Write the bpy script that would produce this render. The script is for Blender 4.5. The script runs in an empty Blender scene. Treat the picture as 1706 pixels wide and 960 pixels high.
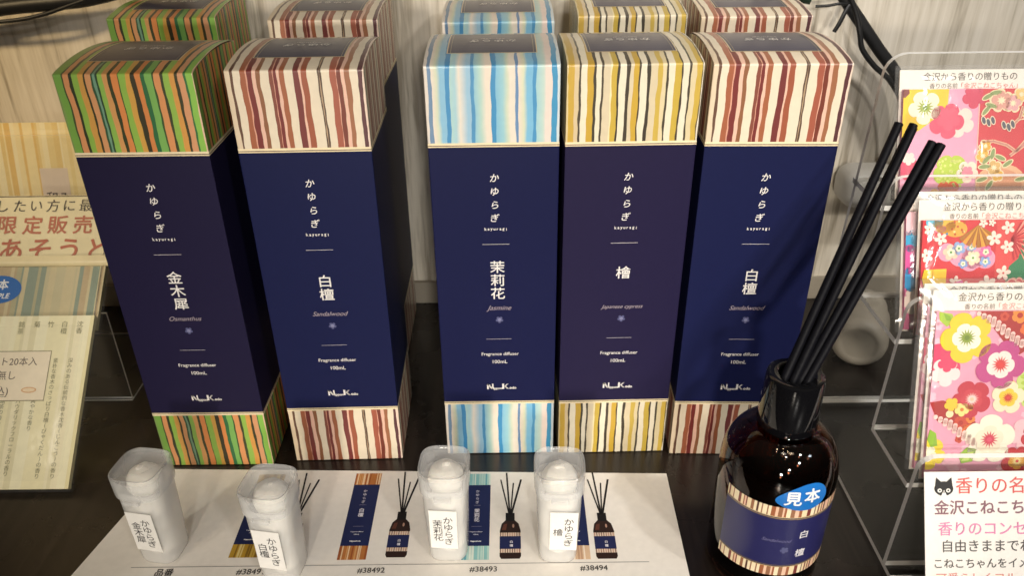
import bpy, bmesh, math, random
from mathutils import Vector, Matrix, noise
R = math.radians
sc = bpy.context.scene
COL = sc.collection

# ------------------------------------------------------------------ camera, world, lamps, exposure
cam = bpy.data.objects.new('camera', bpy.data.cameras.new('camera'))
COL.objects.link(cam)
cam.location = (0.0, 0.0, 0.35303)
cam.rotation_euler = (Matrix.Rotation(R(90 - 29.95), 4, 'X') @ Matrix.Rotation(R(-0.64), 4, 'Z')).to_euler()
cam.data.sensor_width = 36.0
cam.data.lens = 1334.4 / 1706 * 36
cam.data.clip_start = 0.01
cam.data.clip_end = 50
cam.data.dof.use_dof = True
cam.data.dof.focus_distance = 0.44
cam.data.dof.aperture_fstop = 14.0
sc.camera = cam

w = bpy.data.worlds.new('World')
sc.world = w
w.use_nodes = True
_bg = w.node_tree.nodes['Background']
_tc = w.node_tree.nodes.new('ShaderNodeTexCoord'); _sp = w.node_tree.nodes.new('ShaderNodeSeparateXYZ'); _rp = w.node_tree.nodes.new('ShaderNodeValToRGB')
w.node_tree.links.new(_tc.outputs['Generated'], _sp.inputs[0]); w.node_tree.links.new(_sp.outputs['Z'], _rp.inputs[0])
_rp.color_ramp.elements[0].position = 0.15; _rp.color_ramp.elements[0].color = (0.022, 0.019, 0.016, 1)     # dim shop
_rp.color_ramp.elements[1].position = 0.75; _rp.color_ramp.elements[1].color = (0.09, 0.077, 0.062, 1)        # its ceiling
w.node_tree.links.new(_rp.outputs[0], _bg.inputs['Color'])
_bg.inputs['Strength'].default_value = 1.0

WARM = (1.0, 0.80, 0.56)
NEUTRAL = (1.0, 0.95, 0.88)
def lamp(loc, target, power, col, radius=0.04, cone=60, blend=0.6):
    d = bpy.data.lights.new('shop_or_fill_spot', 'SPOT')
    d.energy = power; d.color = col; d.shadow_soft_size = radius
    d.spot_size = R(cone); d.spot_blend = blend
    o = bpy.data.objects.new('shop_or_fill_spot', d)
    COL.objects.link(o)
    o.location = loc
    o.rotation_euler = (Vector(target) - Vector(loc)).to_track_quat('-Z', 'Y').to_euler()
lamp((-0.22, -1.20, 0.37), (0.0, 0.40, 0.13), 62, (1.0, 0.90, 0.76), 0.06, 26, 1.0)
lamp((0.18, -1.25, 0.72), (0.08, 0.40, 0.13), 50, NEUTRAL, 0.06, 26, 1.0)
lamp((0.72, -0.85, 1.06), (0.17, 0.44, 0.16), 30, NEUTRAL, 0.06, 34, 0.9)
lamp((0.80, -0.30, 1.45), (0.30, 0.50, 0.14), 50, (1.0, 0.96, 0.91), 0.05, 26, 0.8)
lamp((-0.75, -0.10, 0.80), (-0.40, 0.59, 0.29), 30, (1.0, 0.74, 0.40), 0.05, 24, 1.0)
lamp((-0.85, -0.45, 1.15), (-0.36, 0.43, 0.06), 40, (1.0, 0.91, 0.77), 0.06, 17, 0.8)
lamp((0.05, -0.35, 1.75), (0.135, 0.31, 0.08), 18, NEUTRAL, 0.28, 11, 0.9)  # broad lamp added only to lay a soft sheen on the bottle
lamp((0.42, -0.25, 1.70), (0.135, 0.31, 0.08), 9, WARM, 0.16, 11, 0.9)  # second added lamp, narrowed to the bottle for its highlight
lamp((1.00, -0.15, 0.95), (0.135, 0.31, 0.07), 7, (0.80, 0.90, 1.0), 0.09, 9, 0.9)  # added cool lamp, gives the bottle its bluish glint on the right
lamp((-0.60, -0.45, 1.40), (-0.14, 0.26, 0.0), 8, WARM, 0.05, 17, 0.6)  # fill lamp added to brighten the sheet, cone kept off the box lids
lamp((0.10, -0.60, 1.50), (0.0, 0.26, 0.0), 7, NEUTRAL, 0.05, 16, 0.6)  # its added partner, also only to lift the sheet
for x, y, z in ((-0.10, 0.10, 1.60), (0.10, -0.15, 1.70), (0.02, -0.45, 1.70), (0.30, 0.0, 1.65), (0.42, -0.30, 1.70), (-0.25, -0.15, 1.75), (0.20, 0.22, 1.60)):
    lamp((x, y, z), (0.14, 0.31, 0.0), 1.6, WARM, 0.018, 14, 0.5)
sc.view_settings.view_transform = 'Standard'
sc.view_settings.look = 'None'
sc.view_settings.exposure = 0.0
sc.view_settings.gamma = 1.0
sc.view_settings.use_curve_mapping = False

# ------------------------------------------------------------------ helpers
def srgb(h):
    h = h.lstrip('#')
    def f(c):
        c /= 255
        return c / 12.92 if c <= .04045 else ((c + .055) / 1.055) ** 2.4
    return tuple(f(int(h[i:i + 2], 16)) for i in (0, 2, 4)) + (1.0,)

def link(name, me, parent=None):
    o = bpy.data.objects.new(name, me)
    COL.objects.link(o)
    if parent is not None:
        o.parent = parent
    return o

def empty(name, loc=(0, 0, 0), rz=0.0):
    o = bpy.data.objects.new(name, None)
    o.empty_display_size = 0.01
    COL.objects.link(o)
    o.location = loc
    o.rotation_euler = (0, 0, rz)
    return o

def tag(o, label=None, cat=None, group=None, kind=None):
    if label: o['label'] = label
    if cat: o['category'] = cat
    if group: o['group'] = group
    if kind: o['kind'] = kind
    return o

class MB:
    """collects faces with a material slot and a colour per corner, then links ONE mesh object"""
    def __init__(s):
        s.v = []; s.f = []; s.c = []; s.m = []
    def face(s, pts, col=(1, 1, 1, 1), m=0):
        b = len(s.v)
        s.v += [tuple(p) for p in pts]
        s.f.append(tuple(range(b, b + len(pts))))
        s.c.append([col] * len(pts) if not isinstance(col, list) else col)
        s.m.append(m)
    def grid(s, rows, col=(1, 1, 1, 1), m=0, close=False, flip=False):
        """rows: list of equal-length point lists"""
        b = len(s.v); n = len(rows[0])
        for r in rows: s.v += [tuple(p) for p in r]
        for i in range(len(rows) - 1):
            for j in range(n if close else n - 1):
                k = (j + 1) % n
                q = (b + i * n + j, b + i * n + k, b + (i + 1) * n + k, b + (i + 1) * n + j)
                s.f.append(q[::-1] if flip else q)
                s.c.append([col] * 4); s.m.append(m)
    def box(s, a, b, col=(1, 1, 1, 1), m=0):
        (x0, y0, z0), (x1, y1, z1) = a, b
        p = [(x0, y0, z0), (x1, y0, z0), (x1, y1, z0), (x0, y1, z0), (x0, y0, z1), (x1, y0, z1), (x1, y1, z1), (x0, y1, z1)]
        for q in ((3, 2, 1, 0), (4, 5, 6, 7), (0, 1, 5, 4), (1, 2, 6, 5), (2, 3, 7, 6), (3, 0, 4, 7)):
            s.face([p[i] for i in q], col, m)
    def mesh(s, name, mats, smooth=False, weld=0.0):
        me = bpy.data.meshes.new(name)
        me.from_pydata(s.v, [], s.f)
        for mm in mats: me.materials.append(mm)
        me.polygons.foreach_set('material_index', s.m)
        a = me.color_attributes.new('Col', 'FLOAT_COLOR', 'CORNER')
        flat = []
        for cl in s.c:
            for c in cl: flat += list(c)
        a.data.foreach_set('color', flat)
        if weld:
            bm = bmesh.new(); bm.from_mesh(me)
            bmesh.ops.remove_doubles(bm, verts=bm.verts, dist=weld)
            bm.to_mesh(me); bm.free()
        if smooth:
            me.polygons.foreach_set('use_smooth', [True] * len(me.polygons))
            try: me.set_sharp_from_angle(angle=R(40))
            except Exception: pass
        me.update()
        return me
    def build(s, name, mats, parent=None, smooth=False, weld=0.0):
        return link(name, s.mesh(name, mats, smooth, weld), parent)

def lathe(mb, prof, n=64, m=0, c=(0, 0), col=(1, 1, 1, 1)):
    rows = [[(c[0] + r * math.cos(2 * math.pi * k / n), c[1] + r * math.sin(2 * math.pi * k / n), z) for k in range(n)] for r, z in prof]
    mb.grid(rows, col, m, close=True)

def crom(P, n=8):
    P = [Vector(p) for p in P]; out = []
    Q = [P[0] * 2 - P[1]] + P + [P[-1] * 2 - P[-2]]
    for i in range(1, len(Q) - 2):
        for k in range(n):
            t = k / n
            a, b, c, d = Q[i - 1:i + 3]
            out.append(0.5 * ((2 * b) + (c - a) * t + (2 * a - 5 * b + 4 * c - d) * t * t + (3 * b - a - 3 * c + d) * t ** 3))
    out.append(P[-1])
    return out

def tube(mb, P, r, n=12, m=0, flat=1.0, caps=True):
    P = [Vector(p) for p in P]; rows = []
    up = Vector((0, 1, 0))
    for i, p in enumerate(P):
        t = (P[min(i + 1, len(P) - 1)] - P[max(i - 1, 0)]).normalized()
        a = t.cross(up)
        if a.length < 1e-4: a = t.cross(Vector((1, 0, 0)))
        a.normalize(); b = a.cross(t).normalized()
        rr = r(i / (len(P) - 1)) if callable(r) else r
        rows.append([p + a * (rr * math.cos(2 * math.pi * k / n)) + b * (rr * flat * math.sin(2 * math.pi * k / n)) for k in range(n)])
    mb.grid(rows, m=m, close=True)
    if caps:
        mb.face(rows[0], m=m); mb.face(rows[-1][::-1], m=m)

# ---- text as meshes (Blender's own built-in font)
_tc = {}
def glyphs(s, bold=0.0, shear=0.0):
    k = (s, bold, shear)
    if k not in _tc:
        c = bpy.data.curves.new('lettering', 'FONT')
        c.body = s; c.size = 1.0; c.offset = bold; c.shear = shear; c.resolution_u = 4
        o = bpy.data.objects.new('lettering', c)
        COL.objects.link(o)
        dg = bpy.context.evaluated_depsgraph_get(); dg.update()
        me = bpy.data.meshes.new_from_object(o.evaluated_get(dg), depsgraph=dg)
        v = [(p.co.x, p.co.y) for p in me.vertices]
        f = [tuple(p.vertices) for p in me.polygons]
        bpy.data.objects.remove(o); bpy.data.curves.remove(c); bpy.data.meshes.remove(me)
        _tc[k] = (v, f)
    return _tc[k]

def clip(poly, x0, y0, x1, y1):
    def cut(P, inside, inter):
        out = []
        for i in range(len(P)):
            a, b = P[i - 1], P[i]
            if inside(b):
                if not inside(a): out.append(inter(a, b))
                out.append(b)
            elif inside(a): out.append(inter(a, b))
        return out
    def ix(x): return lambda a, b: (x, a[1] + (b[1] - a[1]) * (x - a[0]) / (b[0] - a[0]))
    def iy(y): return lambda a, b: (a[0] + (b[0] - a[0]) * (y - a[1]) / (b[1] - a[1]), y)
    for ins, itr in ((lambda p: p[0] >= x0, ix(x0)), (lambda p: p[0] <= x1, ix(x1)), (lambda p: p[1] >= y0, iy(y0)), (lambda p: p[1] <= y1, iy(y1))):
        if len(poly) < 3: return []
        poly = cut(poly, ins, itr)
    return poly

class Print:
    """flat printing on a surface: 2D shapes with a colour and a layer, mapped onto the surface by fn(u, v, height)"""
    STEP = 0.00007
    def __init__(s, mb, fn, m=0, base=0.00007, rect=None):
        s.mb = mb; s.fn = fn; s.m = m; s.base = base; s.rect = rect; s.thick = False; s.nudge = 0
    def poly(s, pts, col, layer=1):
        if s.rect:
            pts = clip(list(pts), *s.rect)
            if len(pts) < 3: return
        h = s.base + layer * s.STEP + s.nudge * 0.00001
        s.mb.face([s.fn(u, v, h) for u, v in pts], srgb(col) if isinstance(col, str) else col, s.m)
    def bar(s, x0, y0, x1, y1, col, layer=1, n=1):
        for k in range(n):
            a = x0 + (x1 - x0) * k / n; b = x0 + (x1 - x0) * (k + 1) / n
            s.poly([(a, y0), (b, y0), (b, y1), (a, y1)], col, layer)
    def disc(s, cx, cy, rx, ry=None, col='#ffffff', layer=1, n=20, rot=0.0):
        ry = ry or rx; c, d = math.cos(rot), math.sin(rot); P = []
        for k in range(n):
            a = 2 * math.pi * k / n
            x, y = rx * math.cos(a), ry * math.sin(a)
            P.append((cx + x * c - y * d, cy + x * d + y * c))
        s.poly(P, col, layer)
    def flower(s, cx, cy, r, col, layer=1, petals=5, notch=0.3, rot=0.3, pw=0.55, n=10):
        P = []
        for k in range(petals * n):
            a = 2 * math.pi * k / (petals * n)
            q = abs(math.sin(petals * a / 2)) ** pw
            rr = r * (1 - notch + notch * q)
            P.append((cx + rr * math.cos(a + rot), cy + rr * math.sin(a + rot)))
        s.poly(P, col, layer)
    def star(s, cx, cy, r0, r1, k, col, layer=1, rot=0.2):
        P = []
        for i in range(2 * k):
            a = math.pi * i / k + rot
            r = r1 if i % 2 else r0
            P.append((cx + r * math.cos(a), cy + r * math.sin(a)))
        s.poly(P, col, layer)
    def line(s, pts, wd, col, layer=1):
        for (ax, ay), (bx, by) in zip(pts[:-1], pts[1:]):
            l = math.hypot(bx - ax, by - ay) or 1e-9
            nx, ny = -(by - ay) / l * wd / 2, (bx - ax) / l * wd / 2
            s.poly([(ax + nx, ay + ny), (ax - nx, ay - ny), (bx - nx, by - ny), (bx + nx, by + ny)], col, layer)
    def text(s, t, x, y, size, col, layer=2, bold=0.0, shear=0.0, align='C', vert=False, gap=1.0, rot=0.0, sx=1.0, width=None):
        """centred on (x, y); vert: glyphs go down from y; width: scale to that width"""
        if vert:
            for i, ch in enumerate(t):
                s.text(ch, x, y - i * size * gap, size, col, layer, bold, shear, 'C', False, 1.0, rot, sx)
            return
        v, f = glyphs(t, 0.0, shear)
        if not v: return
        if bold and not s.thick:
            s.thick = True; s.nudge = 0
            bw = bold * (size if not width else width / (max(p[0] for p in v) - min(p[0] for p in v))) * 0.8
            for dx, dy in ((0, 0), (1, 0), (-1, 0), (0, 1), (0, -1)):
                s.nudge += 1
                s.text(t, x + dx * bw, y + dy * bw, size, col, layer, bold, shear, align, vert, gap, rot, sx, width)
            s.thick = False; s.nudge = 0
            return
        xs = [p[0] for p in v]; ys = [p[1] for p in v]
        wd = max(xs) - min(xs)
        if width: size = width / wd
        ox = {'C': (max(xs) + min(xs)) / 2, 'L': min(xs), 'R': max(xs)}[align]
        oy = 0.36 if len(t) > 1 else (max(ys) + min(ys)) / 2
        c, d = math.cos(rot), math.sin(rot)
        h = s.base + layer * s.STEP + s.nudge * 0.00001; cc = srgb(col) if isinstance(col, str) else col
        P = []
        for a, b in v:
            px, py = (a - ox) * size * sx, (b - oy) * size
            P.append((x + px * c - py * d, y + px * d + py * c))
        if s.rect and any(not (s.rect[0] <= a <= s.rect[2] and s.rect[1] <= b <= s.rect[3]) for a, b in P):
            for q in f: s.poly([P[i] for i in q], cc, layer)
            return
        b0 = len(s.mb.v)
        s.mb.v += [tuple(s.fn(a, b, h)) for a, b in P]
        for q in f:
            s.mb.f.append(tuple(b0 + i for i in q)); s.mb.c.append([cc] * len(q)); s.mb.m.append(s.m)

# ------------------------------------------------------------------ materials
def nt(name):
    m = bpy.data.materials.new(name); m.use_nodes = True
    t = m.node_tree; t.nodes.clear()
    out = t.nodes.new('ShaderNodeOutputMaterial')
    return m, t, out
def nd(t, typ, **kw):
    n = t.nodes.new(typ)
    for k, v in kw.items():
        if k.startswith('i_'): n.inputs[k[2:].replace('_', ' ')].default_value = v
        else: setattr(n, k, v)
    return n
def princ(t, out, **kw):
    p = t.nodes.new('ShaderNodeBsdfPrincipled')
    for k, v in kw.items(): p.inputs[k.replace('_', ' ')].default_value = v
    t.links.new(p.outputs[0], out.inputs['Surface'])
    return p

def mat_print(name, rough=0.4, coat=0.0, coat_rough=0.15, bevel=0.0, fibre=0.0, spec=0.5):
    m, t, o = nt(name)
    p = princ(t, o, Roughness=rough)
    p.inputs['Coat Weight'].default_value = coat
    p.inputs['Coat Roughness'].default_value = coat_rough
    p.inputs['Specular IOR Level'].default_value = spec
    a = nd(t, 'ShaderNodeVertexColor', layer_name='Col')
    # slight unevenness of the ink
    tc = nd(t, 'ShaderNodeTexCoord')
    ns = nd(t, 'ShaderNodeTexNoise'); ns.inputs['Scale'].default_value = 240; ns.inputs['Detail'].default_value = 6
    t.links.new(tc.outputs['Object'], ns.inputs['Vector'])
    mr = nd(t, 'ShaderNodeMapRange'); mr.inputs['To Min'].default_value = 0.92; mr.inputs['To Max'].default_value = 1.07
    t.links.new(ns.outputs[0], mr.inputs['Value'])
    mx = nd(t, 'ShaderNodeMix', data_type='RGBA', blend_type='MULTIPLY'); mx.inputs['Factor'].default_value = 1
    t.links.new(a.outputs['Color'], mx.inputs[6]); t.links.new(mr.outputs[0], mx.inputs[7])
    t.links.new(mx.outputs[2], p.inputs['Base Color'])
    nrm = None
    if fibre:
        bp = nd(t, 'ShaderNodeBump'); bp.inputs['Strength'].default_value = fibre; bp.inputs['Distance'].default_value = 0.0004
        t.links.new(ns.outputs[0], bp.inputs['Height']); nrm = bp
    if bevel:
        bv = nd(t, 'ShaderNodeBevel', samples=4); bv.inputs['Radius'].default_value = bevel
        if nrm: t.links.new(bv.outputs[0], nrm.inputs['Normal'])
        else: nrm = bv
    if nrm:
        t.links.new(nrm.outputs[0], p.inputs['Normal']); t.links.new(nrm.outputs[0], p.inputs['Coat Normal'])
    return m

M_LIDLABEL = mat_print('glossy navy lid', 0.35, 0.3, 0.16, 0, 0.05)
M_CARTON = mat_print('carton board', 0.42, 0.5, 0.2, 0.0009, 0.05)
M_NAVY = mat_print('navy coated board', 0.46, 0.0, 0.30, 0.0011, 0.05, 0.16)
M_PAPER = mat_print('printed paper', 0.75, 0, fibre=0.1, spec=0.3)
M_CARD = mat_print('printed card', 0.5, 0.1, fibre=0.05)
M_LABEL = mat_print('label paper', 0.36, 0.35, 0.25, fibre=0.05)
M_WASHI = mat_print('printed washi', 0.55, 0.25, 0.2, fibre=0.25)

def mat_simple(name, col, rough=0.5, coat=0.0, bump=0.0, scale=200, spec=0.5, var=0.0, sub=0.0):
    m, t, o = nt(name)
    p = princ(t, o, Roughness=rough)
    p.inputs['Base Color'].default_value = srgb(col) if isinstance(col, str) else col
    p.inputs['Coat Weight'].default_value = coat
    p.inputs['Specular IOR Level'].default_value = spec
    if sub:
        p.inputs['Subsurface Weight'].default_value = sub
        p.inputs['Subsurface Radius'].default_value = (0.01, 0.008, 0.006)
        p.inputs['Subsurface Scale'].default_value = 0.5
    tc = nd(t, 'ShaderNodeTexCoord')
    ns = nd(t, 'ShaderNodeTexNoise'); ns.inputs['Scale'].default_value = scale; ns.inputs['Detail'].default_value = 8
    t.links.new(tc.outputs['Object'], ns.inputs['Vector'])
    if var:
        mr = nd(t, 'ShaderNodeMapRange'); mr.inputs['To Min'].default_value = rough - var; mr.inputs['To Max'].default_value = rough + var
        t.links.new(ns.outputs[0], mr.inputs['Value']); t.links.new(mr.outputs[0], p.inputs['Roughness'])
    if bump:
        bp = nd(t, 'ShaderNodeBump'); bp.inputs['Strength'].default_value = bump; bp.inputs['Distance'].default_value = 0.001
        t.links.new(ns.outputs[0], bp.inputs['Height']); t.links.new(bp.outputs[0], p.inputs['Normal'])
    return m

M_BLACK = mat_simple('black collar plastic', (0.004, 0.004, 0.005, 1), 0.045, 0.0, 0.0, 300)
M_REED = mat_simple('black reed', (0.004, 0.004, 0.006, 1), 0.5, 0.0, 0.2, 500, 0.12)
M_CABLE = mat_simple('black cable sheath', (0.010, 0.010, 0.011, 1), 0.45, 0.0, 0.1, 300)
M_GREEN = mat_simple('dark green plastic', (0.012, 0.03, 0.018, 1), 0.5)
M_COTTON = mat_simple('cotton', (0.93, 0.90, 0.83, 1), 0.95, 0, 0.5, 900, 0.2, sub=0.15)
M_FITTING = mat_simple('pale grey plastic', (0.50, 0.48, 0.44, 1), 0.38, 0.1, 0.03, 100)
M_JAR = mat_simple('white translucent plastic', (0.40, 0.36, 0.30, 1), 0.5, 0.1, 0.03, 100)
M_EDGE, t, o = nt('acrylic cut edge')
p = princ(t, o, Roughness=0.35); p.inputs['Base Color'].default_value = (0.97, 0.96, 0.93, 1)  # near-white base stands in for light piped out through the cut edges
p.inputs['Subsurface Weight'].default_value = 0.0; p.inputs['Alpha'].default_value = 0.9

def mat_clear(name, tint=(1, 1, 1, 1), ior=1.49, rough=0.02, wrinkle=0.0, veil=0.0, veil_col=(0.9, 0.9, 0.88, 1), wscale=90, graze=0.35):
    """thin clear sheet: transparent with Fresnel reflection (and a faint milky veil)"""
    m, t, o = nt(name)
    tr = nd(t, 'ShaderNodeBsdfTransparent'); tr.inputs[0].default_value = tint
    gl = nd(t, 'ShaderNodeBsdfGlossy'); gl.inputs['Roughness'].default_value = rough
    fr = nd(t, 'ShaderNodeFresnel')
    ge = nd(t, 'ShaderNodeNewGeometry'); im = nd(t, 'ShaderNodeMapRange')      # same reflection from either side of a thin sheet
    im.inputs['To Min'].default_value = ior; im.inputs['To Max'].default_value = 1 / ior
    t.links.new(ge.outputs['Backfacing'], im.inputs['Value']); t.links.new(im.outputs[0], fr.inputs['IOR'])
    base = tr
    if veil:
        df = nd(t, 'ShaderNodeBsdfDiffuse'); df.inputs[0].default_value = veil_col
        tl = nd(t, 'ShaderNodeBsdfTranslucent'); tl.inputs[0].default_value = veil_col
        m1 = nd(t, 'ShaderNodeMixShader'); m1.inputs[0].default_value = 0.18
        t.links.new(df.outputs[0], m1.inputs[1]); t.links.new(tl.outputs[0], m1.inputs[2])
        lw = nd(t, 'ShaderNodeLayerWeight'); lw.inputs['Blend'].default_value = 0.35
        mr = nd(t, 'ShaderNodeMapRange'); mr.inputs['To Min'].default_value = veil; mr.inputs['To Max'].default_value = min(1, veil + graze)
        t.links.new(lw.outputs['Facing'], mr.inputs['Value'])
        m2 = nd(t, 'ShaderNodeMixShader')
        t.links.new(mr.outputs[0], m2.inputs[0]); t.links.new(tr.outputs[0], m2.inputs[1]); t.links.new(m1.outputs[0], m2.inputs[2])
        base = m2
    mx = nd(t, 'ShaderNodeMixShader')
    t.links.new(fr.outputs[0], mx.inputs[0]); t.links.new(base.outputs[0], mx.inputs[1]); t.links.new(gl.outputs[0], mx.inputs[2])
    t.links.new(mx.outputs[0], o.inputs['Surface'])
    if wrinkle:
        tc = nd(t, 'ShaderNodeTexCoord')
        ns = nd(t, 'ShaderNodeTexNoise'); ns.inputs['Scale'].default_value = wscale; ns.inputs['Detail'].default_value = 3
        ns.inputs['Distortion'].default_value = 1.2
        t.links.new(tc.outputs['Object'], ns.inputs['Vector'])
        bp = nd(t, 'ShaderNodeBump'); bp.inputs['Strength'].default_value = wrinkle; bp.inputs['Distance'].default_value = 0.003
        t.links.new(ns.outputs[0], bp.inputs['Height'])
        t.links.new(bp.outputs[0], gl.inputs['Normal']); t.links.new(bp.outputs[0], fr.inputs['Normal'])
    return m
M_ACRYL = mat_clear('clear acrylic', (0.985, 0.985, 0.98, 1), 1.16, 0.03, veil=0.004, graze=0.03)
M_FILM = mat_clear('clear film', (0.99, 0.99, 0.99, 1), 1.38, 0.12, wrinkle=0.25, veil=0.03, wscale=45, graze=0.15)
M_PACKFILM = mat_clear('soft clear film', (0.99, 0.99, 0.99, 1), 1.14, 0.2, wrinkle=0.15, veil=0.02, wscale=40, graze=0.1)
M_PP = mat_clear('frosted polypropylene', (0.985, 0.985, 0.985, 1), 1.30, 0.20, veil=0.21, veil_col=(0.98, 0.98, 0.97, 1))
M_PPLID = mat_clear('frosted polypropylene lid', (0.985, 0.985, 0.985, 1), 1.36, 0.14, veil=0.15, veil_col=(0.96, 0.97, 0.97, 1))

M_GLASS, t, o = nt('amber glass')
p = princ(t, o, Roughness=0.02, IOR=1.5)
p.inputs['Base Color'].default_value = (0.165, 0.06, 0.03, 1)
p.inputs['Transmission Weight'].default_value = 1.0

# dark stained table
M_TABLE, t, o = nt('dark stained wood')
p = princ(t, o, Roughness=0.3)
p.inputs['Specular IOR Level'].default_value = 0.6
tc = nd(t, 'ShaderNodeTexCoord')
mp = nd(t, 'ShaderNodeMapping'); mp.inputs['Scale'].default_value = (160, 9, 20)
t.links.new(tc.outputs['Object'], mp.inputs['Vector'])
n1 = nd(t, 'ShaderNodeTexNoise'); n1.inputs['Scale'].default_value = 1.0; n1.inputs['Detail'].default_value = 6; n1.inputs['Distortion'].default_value = 0.6
t.links.new(mp.outputs[0], n1.inputs['Vector'])
cr = nd(t, 'ShaderNodeValToRGB')
cr.color_ramp.elements[0].position = 0.32; cr.color_ramp.elements[0].color = (0.0065, 0.0043, 0.0034, 1)
cr.color_ramp.elements[1].position = 0.72; cr.color_ramp.elements[1].color = (0.021, 0.0145, 0.0115, 1)
t.links.new(n1.outputs[0], cr.inputs[0]); t.links.new(cr.outputs[0], p.inputs['Base Color'])
n2 = nd(t, 'ShaderNodeTexNoise'); n2.inputs['Scale'].default_value = 14; n2.inputs['Detail'].default_value = 7
t.links.new(tc.outputs['Object'], n2.inputs['Vector'])
mr = nd(t, 'ShaderNodeMapRange'); mr.inputs['From Min'].default_value = 0.3; mr.inputs['From Max'].default_value = 0.7
mr.inputs['To Min'].default_value = 0.20; mr.inputs['To Max'].default_value = 0.36
t.links.new(n2.outputs[0], mr.inputs['Value']); t.links.new(mr.outputs[0], p.inputs['Roughness'])
bp = nd(t, 'ShaderNodeBump'); bp.inputs['Strength'].default_value = 0.10; bp.inputs['Distance'].default_value = 0.0006
t.links.new(n1.outputs[0], bp.inputs['Height']); t.links.new(bp.outputs[0], p.inputs['Normal'])

# wall paper with vertical woven fibres
M_WALL, t, o = nt('fibre wallpaper')
p = princ(t, o, Roughness=0.8); p.inputs['Specular IOR Level'].default_value = 0.25
tc = nd(t, 'ShaderNodeTexCoord')
def streak(scale, sx, sz, dist, seed):
    mp = nd(t, 'ShaderNodeMapping'); mp.inputs['Scale'].default_value = (sx, 1, sz); mp.inputs['Location'].default_value = (seed, 0, seed * 2)
    t.links.new(tc.outputs['Object'], mp.inputs['Vector'])
    n = nd(t, 'ShaderNodeTexNoise'); n.inputs['Scale'].default_value = scale; n.inputs['Detail'].default_value = 5
    n.inputs['Distortion'].default_value = dist
    t.links.new(mp.outputs[0], n.inputs['Vector'])
    return n
a = streak(1, 130, 9, 0.5, 3.1); b = streak(1, 420, 22, 0.8, 7.7); c = streak(1, 45, 4, 0.2, 1.3)
def math_(op, x, y):
    n = nd(t, 'ShaderNodeMath', operation=op)
    for i, q in enumerate((x, y)):
        if isinstance(q, (int, float)): n.inputs[i].default_value = q
        else: t.links.new(q, n.inputs[i])
    return n.outputs[0]
h = math_('ADD', math_('MULTIPLY', a.outputs[0], 0.5), math_('ADD', math_('MULTIPLY', b.outputs[0], 0.25), math_('MULTIPLY', c.outputs[0], 0.25)))
cr = nd(t, 'ShaderNodeValToRGB')
cr.color_ramp.elements[0].position = 0.38; cr.color_ramp.elements[0].color = (0.40, 0.35, 0.275, 1)
cr.color_ramp.elements[1].position = 0.60; cr.color_ramp.elements[1].color = (0.78, 0.72, 0.62, 1)
e = cr.color_ramp.elements.new(0.47); e.color = (0.66, 0.60, 0.50, 1)
t.links.new(h, cr.inputs[0]); t.links.new(cr.outputs[0], p.inputs['Base Color'])
bp = nd(t, 'ShaderNodeBump'); bp.inputs['Strength'].default_value = 0.5; bp.inputs['Distance'].default_value = 0.002
t.links.new(h, bp.inputs['Height']); t.links.new(bp.outputs[0], p.inputs['Normal'])
M_SKIRT = mat_simple('beige painted skirting', (0.33, 0.29, 0.23, 1), 0.6, 0, 0.1, 60)

# ------------------------------------------------------------------ setting
WY = 0.592
mb = MB(); mb.box((-1.1, -0.35, -0.03), (1.1, WY - 0.0005, 0.0))
o = mb.build('tabletop', [M_TABLE]); tag(o, 'dark brown stained wooden table top under everything', None, None, 'structure')
mb = MB(); mb.box((-1.1, WY, -0.03), (1.1, WY + 0.04, 1.0))
wall = mb.build('wall', [M_WALL]); tag(wall, 'pale beige wall with vertical fibre wallpaper', None, None, 'structure')
mb = MB(); mb.box((-1.1, WY - 0.004, 0.0005), (1.1, WY - 0.0002, 0.0205))
mb.build('baseboard', [M_SKIRT], wall)

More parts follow.
